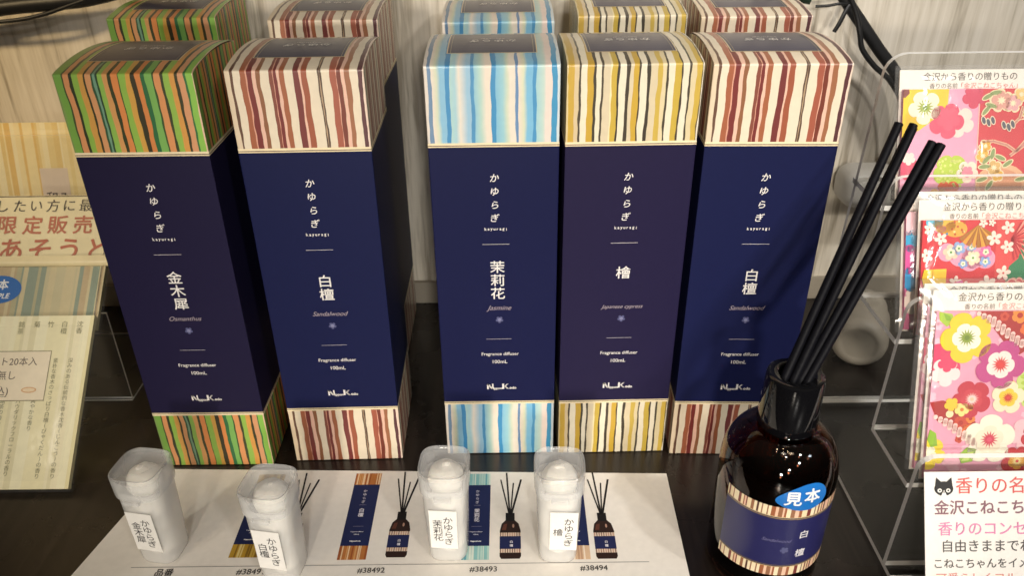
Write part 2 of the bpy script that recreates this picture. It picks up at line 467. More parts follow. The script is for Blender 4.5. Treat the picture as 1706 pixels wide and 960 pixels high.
# ------------------------------------------------------------------ diffuser boxes
W, H, ZU, ZL = 0.068, 0.2514, 0.2097, 0.0424
HW = W / 2
CREAM, PINK, RUST, MAROON, BROWN = '#efe0c6', '#f0c3ac', '#a4583c', '#7c2f2c', '#94603f'
STRIPES = {
 'red': [(0, '#e8d3b4'), (.036, '#6a4a38'), (.056, CREAM), (.108, '#a9603f'), (.150, '#e0a48c'), (.158, MAROON), (.198, PINK), (.228, BROWN), (.257, CREAM),
         (.317, '#8a4a3a'), (.340, '#e0a48c'), (.345, MAROON), (.370, PINK), (.393, '#a8623f'), (.430, CREAM), (.489, '#7a3432'), (.533, PINK), (.55, RUST),
         (.593, CREAM), (.668, '#5c4434'), (.677, '#b59a7c'), (.684, '#5c4434'), (.695, CREAM), (.755, '#ab5c45'), (.80, '#e9b29c'), (.805, '#7c3a2c'), (.838, PINK), (.865, '#a46a48'), (.9, CREAM),
         (.955, '#5e3438'), (.985, '#f4dcc8')],
 'yellow': [(0, '#e2cf9a'), (.012, '#cfa93c'), (.058, '#dcc69c'), (.088, '#4a4030'), (.104, '#efe4ca'), (.153, '#cda530'), (.198, '#413a2c'), (.217, '#efe4ca'), (.25, '#4a4030'),
            (.266, '#dfcfae'), (.32, '#f3e4b4'), (.332, '#ceae3c'), (.372, '#3a342a'), (.387, '#efe4ca'), (.433, '#43392c'), (.458, '#dfcfae'), (.485, '#cfa832'), (.528, '#4a4030'), (.54, '#efe4ca'),
            (.589, '#3e362a'), (.613, '#ddcdaa'), (.663, '#cfb048'), (.70, '#e3d2a6'), (.73, '#4a4232'), (.745, '#efe4ca'), (.79, '#cdae3e'), (.835, '#453c2e'), (.847, '#efe4ca'),
            (.893, '#4a4232'), (.908, '#e0cfa4'), (.948, '#cfae42'), (.985, '#6a5c3c'), (.993, '#eee6d2')],
 'blue': [(0, '#e6dcd0'), (.022, '#6f8fb0'), (.05, '#efe0d0'), (.09, '#d6dcc0'), (.115, '#8cc2de'), (.152, '#3b8fc4'), (.187, '#b4d8d4'), (.225, '#a8d2dc'), (.258, '#ece2d2'), (.313, '#9cc6de'), (.338, '#4a94c4'),
          (.363, '#92c8da'), (.41, '#b8d8cc'), (.45, '#f0e2d0'), (.487, '#3a92c6'), (.524, '#84c2de'), (.58, '#9ecfd8'), (.61, '#d2dcc2'), (.63, '#ece2d2'), (.669, '#6a90bc'), (.691, '#efdfd0'), (.731, '#dbdfc0'),
          (.757, '#7cbfe2'), (.80, '#4596c8'), (.827, '#a6d4da'), (.88, '#c4dcd2'), (.90, '#f0ddd2'), (.94, '#3c98c6'), (.979, '#d6e2e4')],
 'green': [(0, '#86a45a'), (.012, '#7cae48'), (.06, '#46582e'), (.072, '#e29a62'), (.112, '#333a20'), (.135, '#93be4a'), (.174, '#dca24a'), (.214, '#3a3c22'), (.23, '#e0a06a'), (.267, '#2e5a3c'), (.282, '#78a488'), (.297, '#2c4a30'),
           (.312, '#92c252'), (.35, '#e0a25e'), (.39, '#38401f'), (.414, '#e8904a'), (.456, '#3c5a2c'), (.464, '#96c24c'), (.511, '#dfa848'), (.55, '#39351f'), (.587, '#e08a46'), (.623, '#2c6e40'), (.656, '#7eb85a'),
           (.705, '#3a5a2c'), (.718, '#e59a5e'), (.765, '#3c4426'), (.785, '#98c24e'), (.828, '#e2a04a'), (.868, '#3c3c20'), (.89, '#e0a070'), (.934, '#2f7440'), (.948, '#90c850'), (.99, '#eec8a8')]}

def mute(h, k=0.97, v=0.94):
    r, g, b, a = srgb(h); l = 0.3 * r + 0.55 * g + 0.15 * b
    return tuple(v * (l + (c - l) * k) for c in (r, g, b)) + (1.0,)
HARD = {'#3b8fc4', '#4a94c4', '#3a92c6', '#4596c8', '#3c98c6', '#6f8fb0', '#6a90bc', '#e6dcd0', '#d6e2e4'}
def stripe_grid(mb, key, path, w0, w1, seed, mapper, amp=0.0075, off=0.0, rev=False):
    """wavy vertical stripes as colour faces; path = list of distances along the stripe, mapper(u, i) -> point"""
    st = STRIPES[key]
    us = [s[0] for s in st] + [1.0]
    n = len(us)
    rows = []
    for i, d in enumerate(path):
        row = []
        for j, u in enumerate(us):
            e = 0 if j in (0, n - 1) else 1
            du = amp * (noise.noise(Vector((u * 9 + seed, d * 75, seed))) * 1.1 + 0.9 * noise.noise(Vector((j * 3.7 + seed, d * 190, 2.2)))) * e
            row.append(u + du)
        for j in range(1, n):
            row[j] = max(row[j], row[j - 1] + 0.002)
        if row[-1] > 1: row[-1] = 1.0; row[-2] = min(row[-2], 0.997)
        rows.append(row)
    soft = key == 'blue'
    for i in range(len(path) - 1):
        for j in range(n - 1):
            a, b, c, d = rows[i][j], rows[i][j + 1], rows[i + 1][j + 1], rows[i + 1][j]
            col = mute(st[j][1])
            if soft and st[j][1] not in HARD and j + 1 < len(st) and st[j + 1][1] not in HARD:
                c2 = mute(st[j + 1][1]); col = [col, c2, c2, col]
            q = [mapper(a, i), mapper(b, i), mapper(c, i + 1), mapper(d, i + 1)]
            mb.face(q[::-1] if rev else q, col[::-1] if rev and isinstance(col, list) else col)

def lidz(y):
    """height of the slightly domed lid at local depth y (0 front .. W back)"""
    t = max(0.0, min(1.0, y / W))
    return H + 0.0034 * (math.sin(math.pi * t) ** 0.8)

def carton_mesh(key, seed):
    mb = MB(); r = 0.0011
    # front bottom band
    zz = [0.0006 + (ZL - 0.0016 - 0.0006) * k / 14 for k in range(15)]
    fx = lambda u: -HW + u * W
    stripe_grid(mb, key, zz, 0, 1, seed + 5, lambda u, i: (fx(u), 0, zz[i]))
    # front top band, round the bend, over the lid, down the back bend
    path = []
    n = 16
    for k in range(n + 1): path.append((0, ZU + 0.0016 + (H - r - ZU - 0.0016) * k / n))
    for k in range(1, 5):
        a = math.pi / 2 * k / 5
        path.append((r - r * math.cos(a), H - r + r * math.sin(a)))
    for k in range(0, 25):
        y = r + (W - r) * k / 24
        path.append((y, lidz(y - r) if k else H))
    dist = [0]
    for a, b in zip(path[:-1], path[1:]): dist.append(dist[-1] + math.hypot(b[0] - a[0], b[1] - a[1]))
    stripe_grid(mb, key, dist, 0, 1, seed, lambda u, i: (fx(u), path[i][0], path[i][1]))
    # sides: own run of stripes, the tops follow the lid
    for sx, sd in ((1, seed + 11), (-1, seed + 23)):
        x = sx * HW
        rows = 17
        def side_map(z0, top):
            def f(u, i):
                y = u * W
                z1 = lidz(y) - 0.0005 if top else ZL - 0.0016
                return (x, y, z0 + (z1 - z0) * i / rows)
            return f
        for z0, top in ((ZU + 0.0016, True), (0.0006, False)):
            stripe_grid(mb, key, [0.0025 * i for i in range(rows + 1)], 0, 1, sd + top, side_map(z0, top), 0.006, rev=sx < 0)
    # plain back and cream margins beside the navy wrap, floor flap
    cr = srgb('#eadbb8')
    mb.face([(HW, W, 0.0006), (-HW, W, 0.0006), (-HW, W, H), (HW, W, H)], cr)
    mb.face([(-HW, 0, 0.0006), (-HW, W, 0.0006), (HW, W, 0.0006), (HW, 0, 0.0006)], cr)
    for z0, z1 in ((ZL - 0.0016, ZU + 0.0016),):
        mb.face([(-HW, 0, z0), (HW, 0, z0), (HW, 0, z1), (-HW, 0, z1)], cr)
        mb.face([(HW, 0, z0), (HW, W, z0), (HW, W, z1), (HW, 0, z1)], cr)
        mb.face([(-HW, W, z0), (-HW, 0, z0), (-HW, 0, z1), (-HW, W, z1)], cr)
    return mb.mesh('carton', [M_CARTON])

NAVY = '#1c2152'
WHITE = '#e4e0dc'
def wrap_mesh(jp, en, navy):
    mb = MB(); e = 0.00012
    def ring(z0, z1, col, k=0.0):
        a, b, c, d = (-HW - e - k, -e - k), (HW + e + k, -e - k), (HW + e + k, W + e + k), (-HW - e - k, W + e + k)
        for p, q in ((a, b), (b, c), (c, d), (d, a)):
            mb.face([(p[0], p[1], z0), (q[0], q[1], z0), (q[0], q[1], z1), (p[0], p[1], z1)], srgb(col))
    ring(ZL, ZU, navy)
    for z, s in ((ZU, 1), (ZL, -1)):       # thin printed rules at the ends of the wrap
        for a, b, col in ((-0.0007, 0.0, '#e6d3ae'), (0.0, 0.0004, '#4a3c34'), (0.0004, 0.0015, '#efdfba')):
            lo, hi = sorted((z + s * a, z + s * b)); ring(lo, hi, col, 0.00005)
    P = Print(mb, lambda u, v, h: (u, -e - h, v))
    for ch, z in zip('かゆらぎ', (0.1919, 0.1841, 0.1763, 0.1686)):
        P.text(ch, 0.0, z, 0.0052, WHITE, bold=0.014, shear=0.16)
    for i, ch in enumerate('kayuragi'):
        P.text(ch + '', -0.0054 + i * 0.00163, 0.1617 - (0.0002 if ch in 'yg' else -0.0002 if ch == 'k' else 0), 0.0024, WHITE, bold=0.03)
    P.bar(-0.0075, 0.1523, 0.0075, 0.1526, '#b9b3b4')
    z0 = {3: 0.1382, 2: 0.1328, 1: 0.1338}[len(jp)]
    for i, ch in enumerate(jp):
        P.text(ch, 0.0006, z0 - i * 0.0086, 0.0082, WHITE, bold=0.014, sx=1.06)
    P.text(en, 0.001, 0.1113, 0.004, '#a3979f', bold=0.0, shear=0.42, width={'Jasmine': 0.0145, 'Sandalwood': 0.0205, 'Osmanthus': 0.0185}.get(en, 0.0245))
    P.flower(0.0012, 0.1030, 0.0023, '#55577c', 1, 5, 0.45, 0.3)
    P.flower(0.0012, 0.1030, 0.0012, '#7f80a0', 2, 6, 0.5, 0.1)
    P.bar(-0.0068, 0.0893, 0.0080, 0.0896, '#a39ea6')
    P.text('Fragrance diffuser', 0.0012, 0.0789, 0.003, WHITE, bold=0.008, width=0.0222)
    P.text('100mL', 0.0010, 0.0732, 0.003, WHITE, bold=0.008, width=0.0088)
    # maker's mark: two big slab letters with small ones tucked beside them
    def slabN(x, y, s):
        P.poly([(x, y), (x + .25 * s, y), (x + .25 * s, y + s), (x, y + s)], WHITE)
        P.poly([(x - .06 * s, y + s), (x + .34 * s, y + s), (x + .95 * s, y), (x + .62 * s, y)], WHITE, 2)
        P.poly([(x + .78 * s, y), (x + .98 * s, y), (x + .98 * s, y + s), (x + .78 * s, y + s)], WHITE)
    def slabK(x, y, s):
        P.poly([(x, y), (x + .3 * s, y), (x + .3 * s, y + s), (x, y + s)], WHITE)
        P.poly([(x + .25 * s, y + .42 * s), (x + .72 * s, y + s), (x + 1.02 * s, y + s), (x + .5 * s, y + .45 * s)], WHITE, 2)
        P.poly([(x + .3 * s, y + .6 * s), (x + .52 * s, y + .62 * s), (x + 1.1 * s, y), (x + .72 * s, y)], WHITE, 3)
    slabN(-0.0073, 0.0525, 0.0040); slabK(0.0020, 0.0525, 0.0040)
    P.text('ippon', -0.0007, 0.0532, 0.0026, WHITE, width=0.0053, bold=0.035)
    P.text('odo', 0.0086, 0.0535, 0.0026, WHITE, width=0.0041, bold=0.035)
    return mb.mesh('navy_wrap', [M_NAVY])

def lid_label_mesh():
    mb = MB()
    x0, x1, y0, y1 = -0.0225, 0.0225, 0.0150, 0.0575
    fn = lambda u, v, h: (u, v, lidz(v - 0.0011) + h)
    P = Print(mb, fn, base=0.00005)
    n = 10
    for i in range(n):
        a, b = y0 + (y1 - y0) * i / n, y0 + (y1 - y0) * (i + 1) / n
        P.bar(x0, a, x1, b, '#1a1d45', 1)
    for a, b, c, d in ((x0 - 0.0006, y0 - 0.0006, x1 + 0.0006, y0), (x0 - 0.0006, y1, x1 + 0.0006, y1 + 0.0006)):
        P.bar(a, b, c, d, '#d8c49c', 2)
    for i in range(n):
        a, b = y0 + (y1 - y0) * i / n, y0 + (y1 - y0) * (i + 1) / n
        for u0 in (x0 - 0.0006, x1): P.bar(u0, a, u0 + 0.0006, b, '#d8c49c', 2)
        P.bar(x0 + 0.0012, a, x0 + 0.0015, b, '#8f8470', 2); P.bar(x1 - 0.0015, a, x1 - 0.0012, b, '#8f8470', 2)
    # the lettering on the lid is read from behind
    fl = lambda u, v, h: (-u, 0.072 - v, lidz(0.072 - v - 0.0011) + h)
    Q = Print(mb, fl, base=0.00006)
    for i, ch in enumerate('かゆらぎ'):
        Q.text(ch, -0.0098 + i * 0.0065, 0.036, 0.0058, WHITE, bold=0.02)
    Q.text('kayuragi', 0, 0.0307, 0.003, '#b8b2b2', width=0.0125)
    return mb.mesh('lid_label', [M_LIDLABEL])

LID = lid_label_mesh()
CART = {k: carton_mesh(k, i * 3.7 + 1) for i, k in enumerate(('green', 'red', 'blue', 'yellow'))}
WRAP = {k: wrap_mesh(*a) for k, a in {'green': ('金木犀', 'Osmanthus', '#1f1b38'), 'red': ('白檀', 'Sandalwood', '#161b42'), 'blue': ('茉莉花', 'Jasmine', '#151940'), 'yellow': ('檜', 'Japanese cypress', '#221d3c')}.items()}
def diffuser_box(key, x, y, rz, label):
    t = empty('diffuser_box', (x, y, 0), R(rz))
    tag(t, label, 'gift box', 'striped diffuser boxes in two rows')
    link('carton', CART[key], t); link('navy_wrap', WRAP[key], t); link('lid_label', LID, t)
    return t
diffuser_box('green', -0.18770, 0.38892, 0.0, 'green and orange striped navy diffuser box lettered Osmanthus, in the front row')
diffuser_box('red', -0.10557, 0.39256, 0.97, 'red and cream striped navy diffuser box in front row, between green and blue boxes')
diffuser_box('blue', -0.00871, 0.39713, 0.31, 'blue and white striped navy diffuser box lettered Jasmine, in the front row')
diffuser_box('yellow', 0.06251, 0.39711, 0.84, 'mustard and cream striped navy diffuser box lettered Japanese cypress, in the front row')
diffuser_box('red', 0.13446, 0.39390, -1.68, 'red and cream striped navy diffuser box in front row, right behind the bottle')
diffuser_box('green', -0.2186, 0.5210, 0.6, 'green striped diffuser box in the back row, behind the front green one')
diffuser_box('red', -0.1150, 0.5105, 0.0, 'red striped diffuser box in back row, behind the red box beside the green')
diffuser_box('blue', -0.0065, 0.5000, 0.4, 'blue striped diffuser box in the back row, behind the front blue one')
diffuser_box('yellow', 0.0768, 0.5140, 0.4, 'mustard striped diffuser box in the back row, behind the front mustard one')
diffuser_box('red', 0.1520, 0.5070, -0.8, 'red striped diffuser box in back row, behind the red box beside the bottle')

# ------------------------------------------------------------------ product sheet on the table
ZS = 0.0007
mb = MB()
SH = [(-0.2224, 0.3853), (0.0954, 0.3762), (0.0938, 0.255), (-0.2520, 0.262)]
n = 20
top = [(SH[0][0] + (SH[1][0] - SH[0][0]) * k / n, SH[0][1] + (SH[1][1] - SH[0][1]) * k / n) for k in range(n + 1)]
bot = [(SH[3][0] + (SH[2][0] - SH[3][0]) * k / n, SH[3][1] + (SH[2][1] - SH[3][1]) * k / n) for k in range(n + 1)]
mb.grid([[(x, y, 0.0002) for x, y in bot], [(x, y, ZS) for x, y in bot], [(x, y, ZS) for x, y in top], [(x, y, 0.0002) for x, y in top]], srgb('#ece7df'))
P = Print(mb, lambda u, v, h: (u, v, ZS + h))
rnd = random.Random(4)
def mini_box(x, y0, y1, wd, cols, jp):
    """picture of a box printed on the sheet"""
    hgt = y1 - y0; b = 0.145 * hgt; l = -0.02 * hgt
    P.bar(x, y0 + b, x + wd, y1 - b, '#1a2450', 1)
    for a in (y0, y1 - b):
        P.bar(x, a, x + wd, a + b, cols[0], 1)
        u = 0.0
        while u < 0.97:
            d = rnd.uniform(.03, .09)
            P.bar(x + u * wd, a, x + min(1, u + d) * wd, a + b, rnd.choice(cols), 2)
            u += d + rnd.uniform(.01, .05)
    c = x + wd / 2
    for i in range(4): P.text('かゆらぎ'[i], c, y1 - b - 0.0055 - i * 0.0030, 0.0024, '#c9c6d2', bold=0.02)
    P.bar(c - 0.002, y1 - b - 0.0172, c + 0.002, y1 - b - 0.0170, '#9a98a8', 2)
    for i, ch in enumerate(jp): P.text(ch, c, y1 - b - 0.0215 - i * 0.0035, 0.0034, '#dcdae2', bold=0.03)
    P.bar(c - 0.003, y0 + b + 0.0145, c + 0.003, y0 + b + 0.0147, '#8a88a0', 2)
    P.text('Fragrance diffuser', c, y0 + b + 0.0105, 0.001, '#dcdae2', bold=0.03, width=0.0074)
    P.text('100mL', c, y0 + b + 0.0085, 0.001, '#dcdae2', bold=0.03, width=0.003)
    P.text('NipponKodo', c, y0 + b + 0.0035, 0.001, '#f0eef2', bold=0.06, width=0.0062)
def mini_bottle(cx, y0, s=1.0):
    hgt = 0.0300 * s; hw = 0.0060 * s
    O = [(-1, .06), (-.86, 0), (.86, 0), (1, .06), (1, .68), (.82, .86), (.45, .95), (-.45, .95), (-.82, .86), (-1, .68)]
    P.poly([(cx + a * hw, y0 + b * hgt) for a, b in O], '#2c1a16', 1)
    P.poly([(cx + a * hw, y0 + b * hgt) for a, b in [(-.8, .7), (-.4, .7), (-.3, .86), (-.62, .84)]], '#5c3428', 2)
    P.disc(cx + 0.3 * hw, y0 + .8 * hgt, .10 * hw, .05 * hgt, '#b08a78', 3, 10)
    P.bar(cx - .44 * hw, y0 + .93 * hgt, cx + .44 * hw, y0 + 1.14 * hgt, '#141214', 2)
    P.bar(cx - hw, y0 + .22 * hgt, cx + hw, y0 + .54 * hgt, '#1c2450', 2)
    for a in (.14, .54):
        P.bar(cx - hw, y0 + a * hgt, cx + hw, y0 + (a + .09) * hgt, '#d9c6b4', 3)
        for k in range(9): P.bar(cx - hw + (k + .2) * hw / 4.5, y0 + a * hgt, cx - hw + (k + .55) * hw / 4.5, y0 + (a + .09) * hgt, rnd.choice(['#94604c', '#6c4438', '#b98a74']), 4)
    P.text('白', cx + .1 * hw, y0 + .40 * hgt, .0020, '#dcdae2', 4, bold=0.03); P.text('檀', cx + .1 * hw, y0 + .31 * hgt, .0020, '#dcdae2', 4, bold=0.03)
    yt = y0 + 1.12 * hgt
    for dx, dy, wd in ((-.95, .95, .0008), (-.35, 1.15, .0010), (.35, .85, .0008), (1.15, .95, .0012)):
        P.line([(cx + dx * .12 * hw, yt), (cx + dx * hw, yt + dy * hgt)], wd, '#1c1a1c', 3)
MUST = ['#b8912e', '#d9c47e', '#8a6a24', '#c9a94e']
TAN = ['#b8743c', '#e8c8a0', '#9a5428', '#d09a60']
TEAL = ['#8cc0c0', '#d8e4d8', '#5c9cac', '#b4d4cc']
PALE = ['#d8b898', '#f0e0cc', '#94604c', '#c09a7c']
mini_box(-0.1600, 0.3128, 0.3790, 0.0165, MUST, '金木犀')
mini_box(-0.0990, 0.3104, 0.3790, 0.0160, TAN, '白檀')
mini_box(-0.0300, 0.3094, 0.3775, 0.0155, TEAL, '茉莉花')
mini_box(0.0260, 0.3090, 0.3770, 0.0160, PALE, '檜')
mini_bottle(-0.1285, 0.3118); mini_bottle(-0.0665, 0.3118); mini_bottle(-0.0026, 0.3099); mini_bottle(0.0512, 0.3092)
P.bar(-0.2118, 0.3066, 0.0740, 0.3069, '#5c5a60', 1)
P.text('品番', -0.1920, 0.3030, 0.0052, '#3a3838', bold=0.02)
for x, s in ((-0.145, '#38491'), (-0.0789, '#38492'), (-0.0175, '#38493'), (0.0431, '#38494')):
    P.text(s, x, 0.3030, 0.005, '#3a3838', bold=0.01, width=0.0150)
o = mb.build('product_sheet', [M_PAPER])
tag(o, 'white printed sheet with pictures of boxes and reed bottles, lying on the dark table', 'paper sheet')

# ------------------------------------------------------------------ sample cups with cotton balls
def sq(hs, z, p=3.6, n=40):
    P = []
    for k in range(n):
        a = 2 * math.pi * k / n + math.pi / 4
        c, s = math.cos(a), math.sin(a)
        P.append((hs * math.copysign(abs(c) ** (2 / p), c), hs * math.copysign(abs(s) ** (2 / p), s), z))
    return P
def cup_parts():
    b = MB()
    b.grid([sq(0.0084, 0.0012), sq(0.0094, 0.0003), sq(0.0102, 0.0010), sq(0.0107, 0.0030), sq(0.0118, 0.036), sq(0.0122, 0.0530)], close=True)
    b.face(sq(0.0084, 0.0012)[::-1])
    b.grid([sq(0.0122, 0.0530), sq(0.0115, 0.0530), sq(0.0110, 0.036), sq(0.0098, 0.0025)], close=True)
    b.face(sq(0.0098, 0.0025))
    body = b.mesh('cup_body', [M_PP], True, 1e-6)
    l = MB()
    l.grid([sq(0.0123, 0.0500), sq(0.0130, 0.0500), sq(0.0132, 0.0518), sq(0.0135, 0.0622), sq(0.0134, 0.0635), sq(0.0128, 0.0640), sq(0.0122, 0.0636), sq(0.0118, 0.0624), sq(0.0108, 0.0620)], close=True)
    l.face(sq(0.0108, 0.0620))
    l.grid([sq(0.0123, 0.0500), sq(0.0126, 0.0608)], close=True)
    lid = l.mesh('lid', [M_PPLID], True, 1e-6)
    tb = MB()
    tb.box((-0.0045, -0.0150, 0.0488), (0.0045, -0.0122, 0.0510))
    return body, lid, tb.mesh('tab', [M_PPLID])
CB, CL, CT = cup_parts()
def cotton_mesh(seed):
    bm = bmesh.new()
    bmesh.ops.create_icosphere(bm, subdivisions=4, radius=0.0096)
    for v in bm.verts:
        d = v.co.normalized()
        v.co += d * (0.0007 * noise.noise(d * 2.2 + Vector((seed, 0, 0))) + 0.00035 * noise.noise(d * 9 + Vector((0, seed, 0))))
    me = bpy.data.meshes.new('cotton_ball'); bm.to_mesh(me); bm.free()
    me.materials.append(M_COTTON)
    me.polygons.foreach_set('use_smooth', [True] * len(me.polygons))
    return me
COT = [cotton_mesh(s) for s in (1.3, 5.1, 8.8)]
def sample_cup(x, y, rz, jp, lx, label, where):
    t = empty('sample_cup', (x, y, ZS), R(rz))
    tag(t, label, 'plastic cup', 'frosted sample cups on the sheet')
    link('cup_body', CB, t)
    l = link('lid', CL, t); link('tab', CT, l)
    mb = MB()
    yf = lambda z: -(0.0107 + 0.0011 * (z - 0.003) / 0.033) - 0.0003
    fn = lambda u, v, h: (lx + u, yf(v) - h, v)
    P = Print(mb, fn, base=0.00012)
    P.poly([(-0.0076, 0.0124), (0.0070, 0.0120), (0.0074, 0.0408), (-0.0074, 0.0412)], '#f0eeea', 1)
    P.text('かゆらぎ', 0.0026, 0.0340, 0.0056, '#3c3a3c', 3, vert=True, gap=0.96)
    k = len(jp)
    P.text(jp, -0.0031, 0.0316 if k == 3 else 0.0290 if k == 2 else 0.0262, 0.0056, '#3c3a3c', 3, vert=True, gap=0.96)
    mb.build('name_label', [M_PAPER], t)
    for i, (z, dx, dy, nm) in enumerate(((0.0112, 0.0004, 0.0003, 'lowest'), (0.0255, -0.0009, 0.0008, 'second lowest'), (0.0392, 0.0011, -0.0008, 'third lowest'), (0.0525, 0.0004, 0.0005, 'topmost'))):
        o = link('cotton_ball', COT[(i + int(abs(x) * 1000)) % 3])
        o.location = (x + dx, y + dy, z + ZS); o.rotation_euler = (i, x * 40, i * 2.0)
        tag(o, '%s white cotton ball inside %s' % (nm, where), 'cotton ball', 'cotton balls in the sample cups')
sample_cup(-0.1965, 0.3190, -9, '金木犀', 0.0, 'frosted plastic cup of cotton balls in front of the green striped box', 'the frosted cup in front of the green box')
sample_cup(-0.1260, 0.3055, -8, '白檀', -0.0003, 'frosted plastic cup of cotton balls in front of red box, nearest the viewer', 'the frosted cup in front of the left red box')
sample_cup(-0.0367, 0.3185, -3, '茉莉花', -0.0006, 'frosted plastic cup of cotton balls in front of the blue striped box', 'the frosted cup in front of the blue box')
sample_cup(0.0238, 0.3165, -1, '檜', 0.0026, 'frosted plastic cup of cotton balls in front of the mustard striped box', 'the frosted cup in front of the mustard box')

# ------------------------------------------------------------------ amber reed bottle
BX, BY, BR = 0.1352, 0.3100, 0.0290
bt = empty('reed_bottle', (BX, BY, 0))
tag(bt, 'dark amber glass reed diffuser bottle with striped navy label and blue oval sticker', 'diffuser bottle')
mb = MB()
outer = [(0.0001, 0.0006), (0.022, 0.0004), (0.0262, 0.0010), (0.0282, 0.0030), (0.0290, 0.0065), (0.0290, 0.070)]
for k in range(1, 15):
    a = math.pi / 2 * k / 14
    outer.append((0.0125 + 0.0165 * math.cos(a), 0.070 + 0.0245 * math.sin(a)))
outer += [(0.0118, 0.0955), (0.0118, 0.104)]
inner = [(0.0092, 0.104), (0.0092, 0.0945)]
for k in range(14, 0, -1):
    a = math.pi / 2 * k / 14
    inner.append((0.0104 + 0.0160 * math.cos(a), 0.069 + 0.0225 * math.sin(a)))
inner += [(0.0264, 0.068), (0.0264, 0.0085), (0.0245, 0.0056), (0.0001, 0.0050)]
lathe(mb, outer + inner, 96)
mb.build('glass_body', [M_GLASS], bt, True, 1e-6)
mb = MB()
lathe(mb, [(0.0120, 0.0965), (0.0143, 0.0965), (0.0146, 0.0972), (0.0137, 0.1240), (0.0133, 0.1252), (0.0125, 0.1256), (0.0090, 0.1256), (0.0082, 0.1252), (0.0080, 0.1242), (0.0080, 0.1000), (0.0120, 0.0965)], 72)
mb.build('collar', [M_BLACK], bt, True, 1e-6)
# label wrapped round the front: angle 0 faces the camera side, u in metres along the girth
mb = MB()
def wrap(u, v, h):
    a = -math.pi / 2 + u / BR
    return ((BR + h) * math.cos(a), (BR + h) * math.sin(a), v)
P = Print(mb, wrap, base=0.00015)
U0, U1 = -0.0345, 0.0400
z0, z1 = 0.0195, 0.0665
P.bar(U0, z0 + 0.0066, U1, z1 - 0.0066, '#262657', 1, 60)
u = U0; k = 0
seq = [c for c in STRIPES['red']]
while u < U1 - 1e-6:
    d = rnd.choice([0.0005, 0.0008, 0.0012, 0.0016]) * 1.25
    d = min(d, U1 - u)
    col = rnd.choice(['#7c3a32', '#a0603f', '#6a4a3a', '#54342c', '#9a6a4c']) if k % 2 else rnd.choice(['#f0dcb4', '#ecc4a8', '#f3e3c0'])
    if k % 2 == 0: d = min(d * 1.35, U1 - u)
    for a in (z0, z1 - 0.0062): P.bar(u, a, u + d, a + 0.0062, col, 1, 2)
    u += d; k += 1
for a, b, col in ((z1 - 0.0066, z1 - 0.0062, '#e0c690'), (z1 - 0.0076, z1 - 0.0072, '#a9905c'), (z0 + 0.0062, z0 + 0.0066, '#c9ac74'), (z0 + 0.0072, z0 + 0.0075, '#8a7650')):
    P.bar(U0, a, U1, b, col, 2, 60)
P.text('白', 0.0080, 0.0480, 0.0056, '#e2dfe2', 3, bold=0.02)
P.text('檀', 0.0080, 0.0352, 0.0056, '#e2dfe2', 3, bold=0.02)
P.text('Sandalwood', -0.0050, 0.0443, 0.003, '#74729a', 3, shear=0.42, width=0.0145)
P.flower(-0.0005, 0.0378, 0.0022, '#54567e', 2, 5, 0.45, 0.2)
mb.build('label', [M_LABEL], bt)
mb = MB(); P = Print(mb, wrap, base=0.00045)
cu, cv = 0.0030, 0.0725
pts = []
for k in range(48):
    a = 2 * math.pi * k / 48
    x = 0.0128 * math.cos(a); y = 0.0074 * math.sin(a) + 0.0012 * math.sin(2 * a)
    pts.append((x, y))
def wrap2(u, v, h):
    """follows the body, then leans in over the shoulder"""
    r = BR
    if v > 0.070:
        s = min(1.0, (v - 0.070) / 0.0245)
        r = 0.0125 + 0.0165 * math.sqrt(max(0.0, 1 - s * s))
    a = -math.pi / 2 + u / BR
    return ((r + h) * math.cos(a), (r + h) * math.sin(a), v)
P.fn = wrap2
P.STEP = 0.00009
def in_strips(pts, col, layer):
    x0 = min(p[0] for p in pts); x1 = max(p[0] for p in pts); y0 = min(p[1] for p in pts); y1 = max(p[1] for p in pts)
    for i in range(16):
        for j in range(6):
            q = clip(pts, x0 + (x1 - x0) * i / 16, y0 + (y1 - y0) * j / 6, x0 + (x1 - x0) * (i + 1) / 16, y0 + (y1 - y0) * (j + 1) / 6)
            if len(q) > 2: P.poly(q, col, layer)
in_strips([(cu + x * math.cos(.12) - y * math.sin(.12), cv + x * math.sin(.12) + y * math.cos(.12)) for x, y in pts], '#1b6fc0', 1)
P.text('見', cu - 0.0046, cv + 0.0002, 0.0086, '#f2f2f2', 3, bold=0.03)
P.text('本', cu + 0.0046, cv + 0.0016, 0.0086, '#f2f2f2', 3, bold=0.03)
o = mb.build('sample_sticker', [M_LABEL], bt); o['label'] = 'blue oval sample sticker'

reeds = [((-0.0046, 0.0000), (0.1838, 0.3660, 0.2297), 'black reed stick in the bottle, the leftmost with its tip alone'),
         ((-0.0008, -0.0018), (0.1895, 0.3630, 0.2286), 'black reed stick in the bottle, second from left and shiny'),
         ((-0.0004, 0.0034), (0.1935, 0.3710, 0.2273), 'black reed stick in the bottle, tucked behind the second from left'),
         ((0.0030, -0.0012), (0.1987, 0.3600, 0.2225), 'black reed stick in the bottle, left one of the close rightmost pair'),
         ((0.0052, -0.0036), (0.2016, 0.3570, 0.2223), 'black reed stick in the bottle, lowest tip and furthest right')]
for a, b, lab in reeds:
    b = Vector(b)
    c = Vector((BX + a[0], BY + a[1], 0.1256))      # where it passes the mouth of the collar
    d = (b - c).normalized()
    a2 = c - d * 0.014
    mb = MB()
    tube(mb, [a2 + (b - a2) * (k / 10) for k in range(11)], 0.0021, 14)
    o = mb.build('reed_stick', [M_REED], None, True)
    tag(o, lab, 'reed stick', 'black reeds in the bottle')

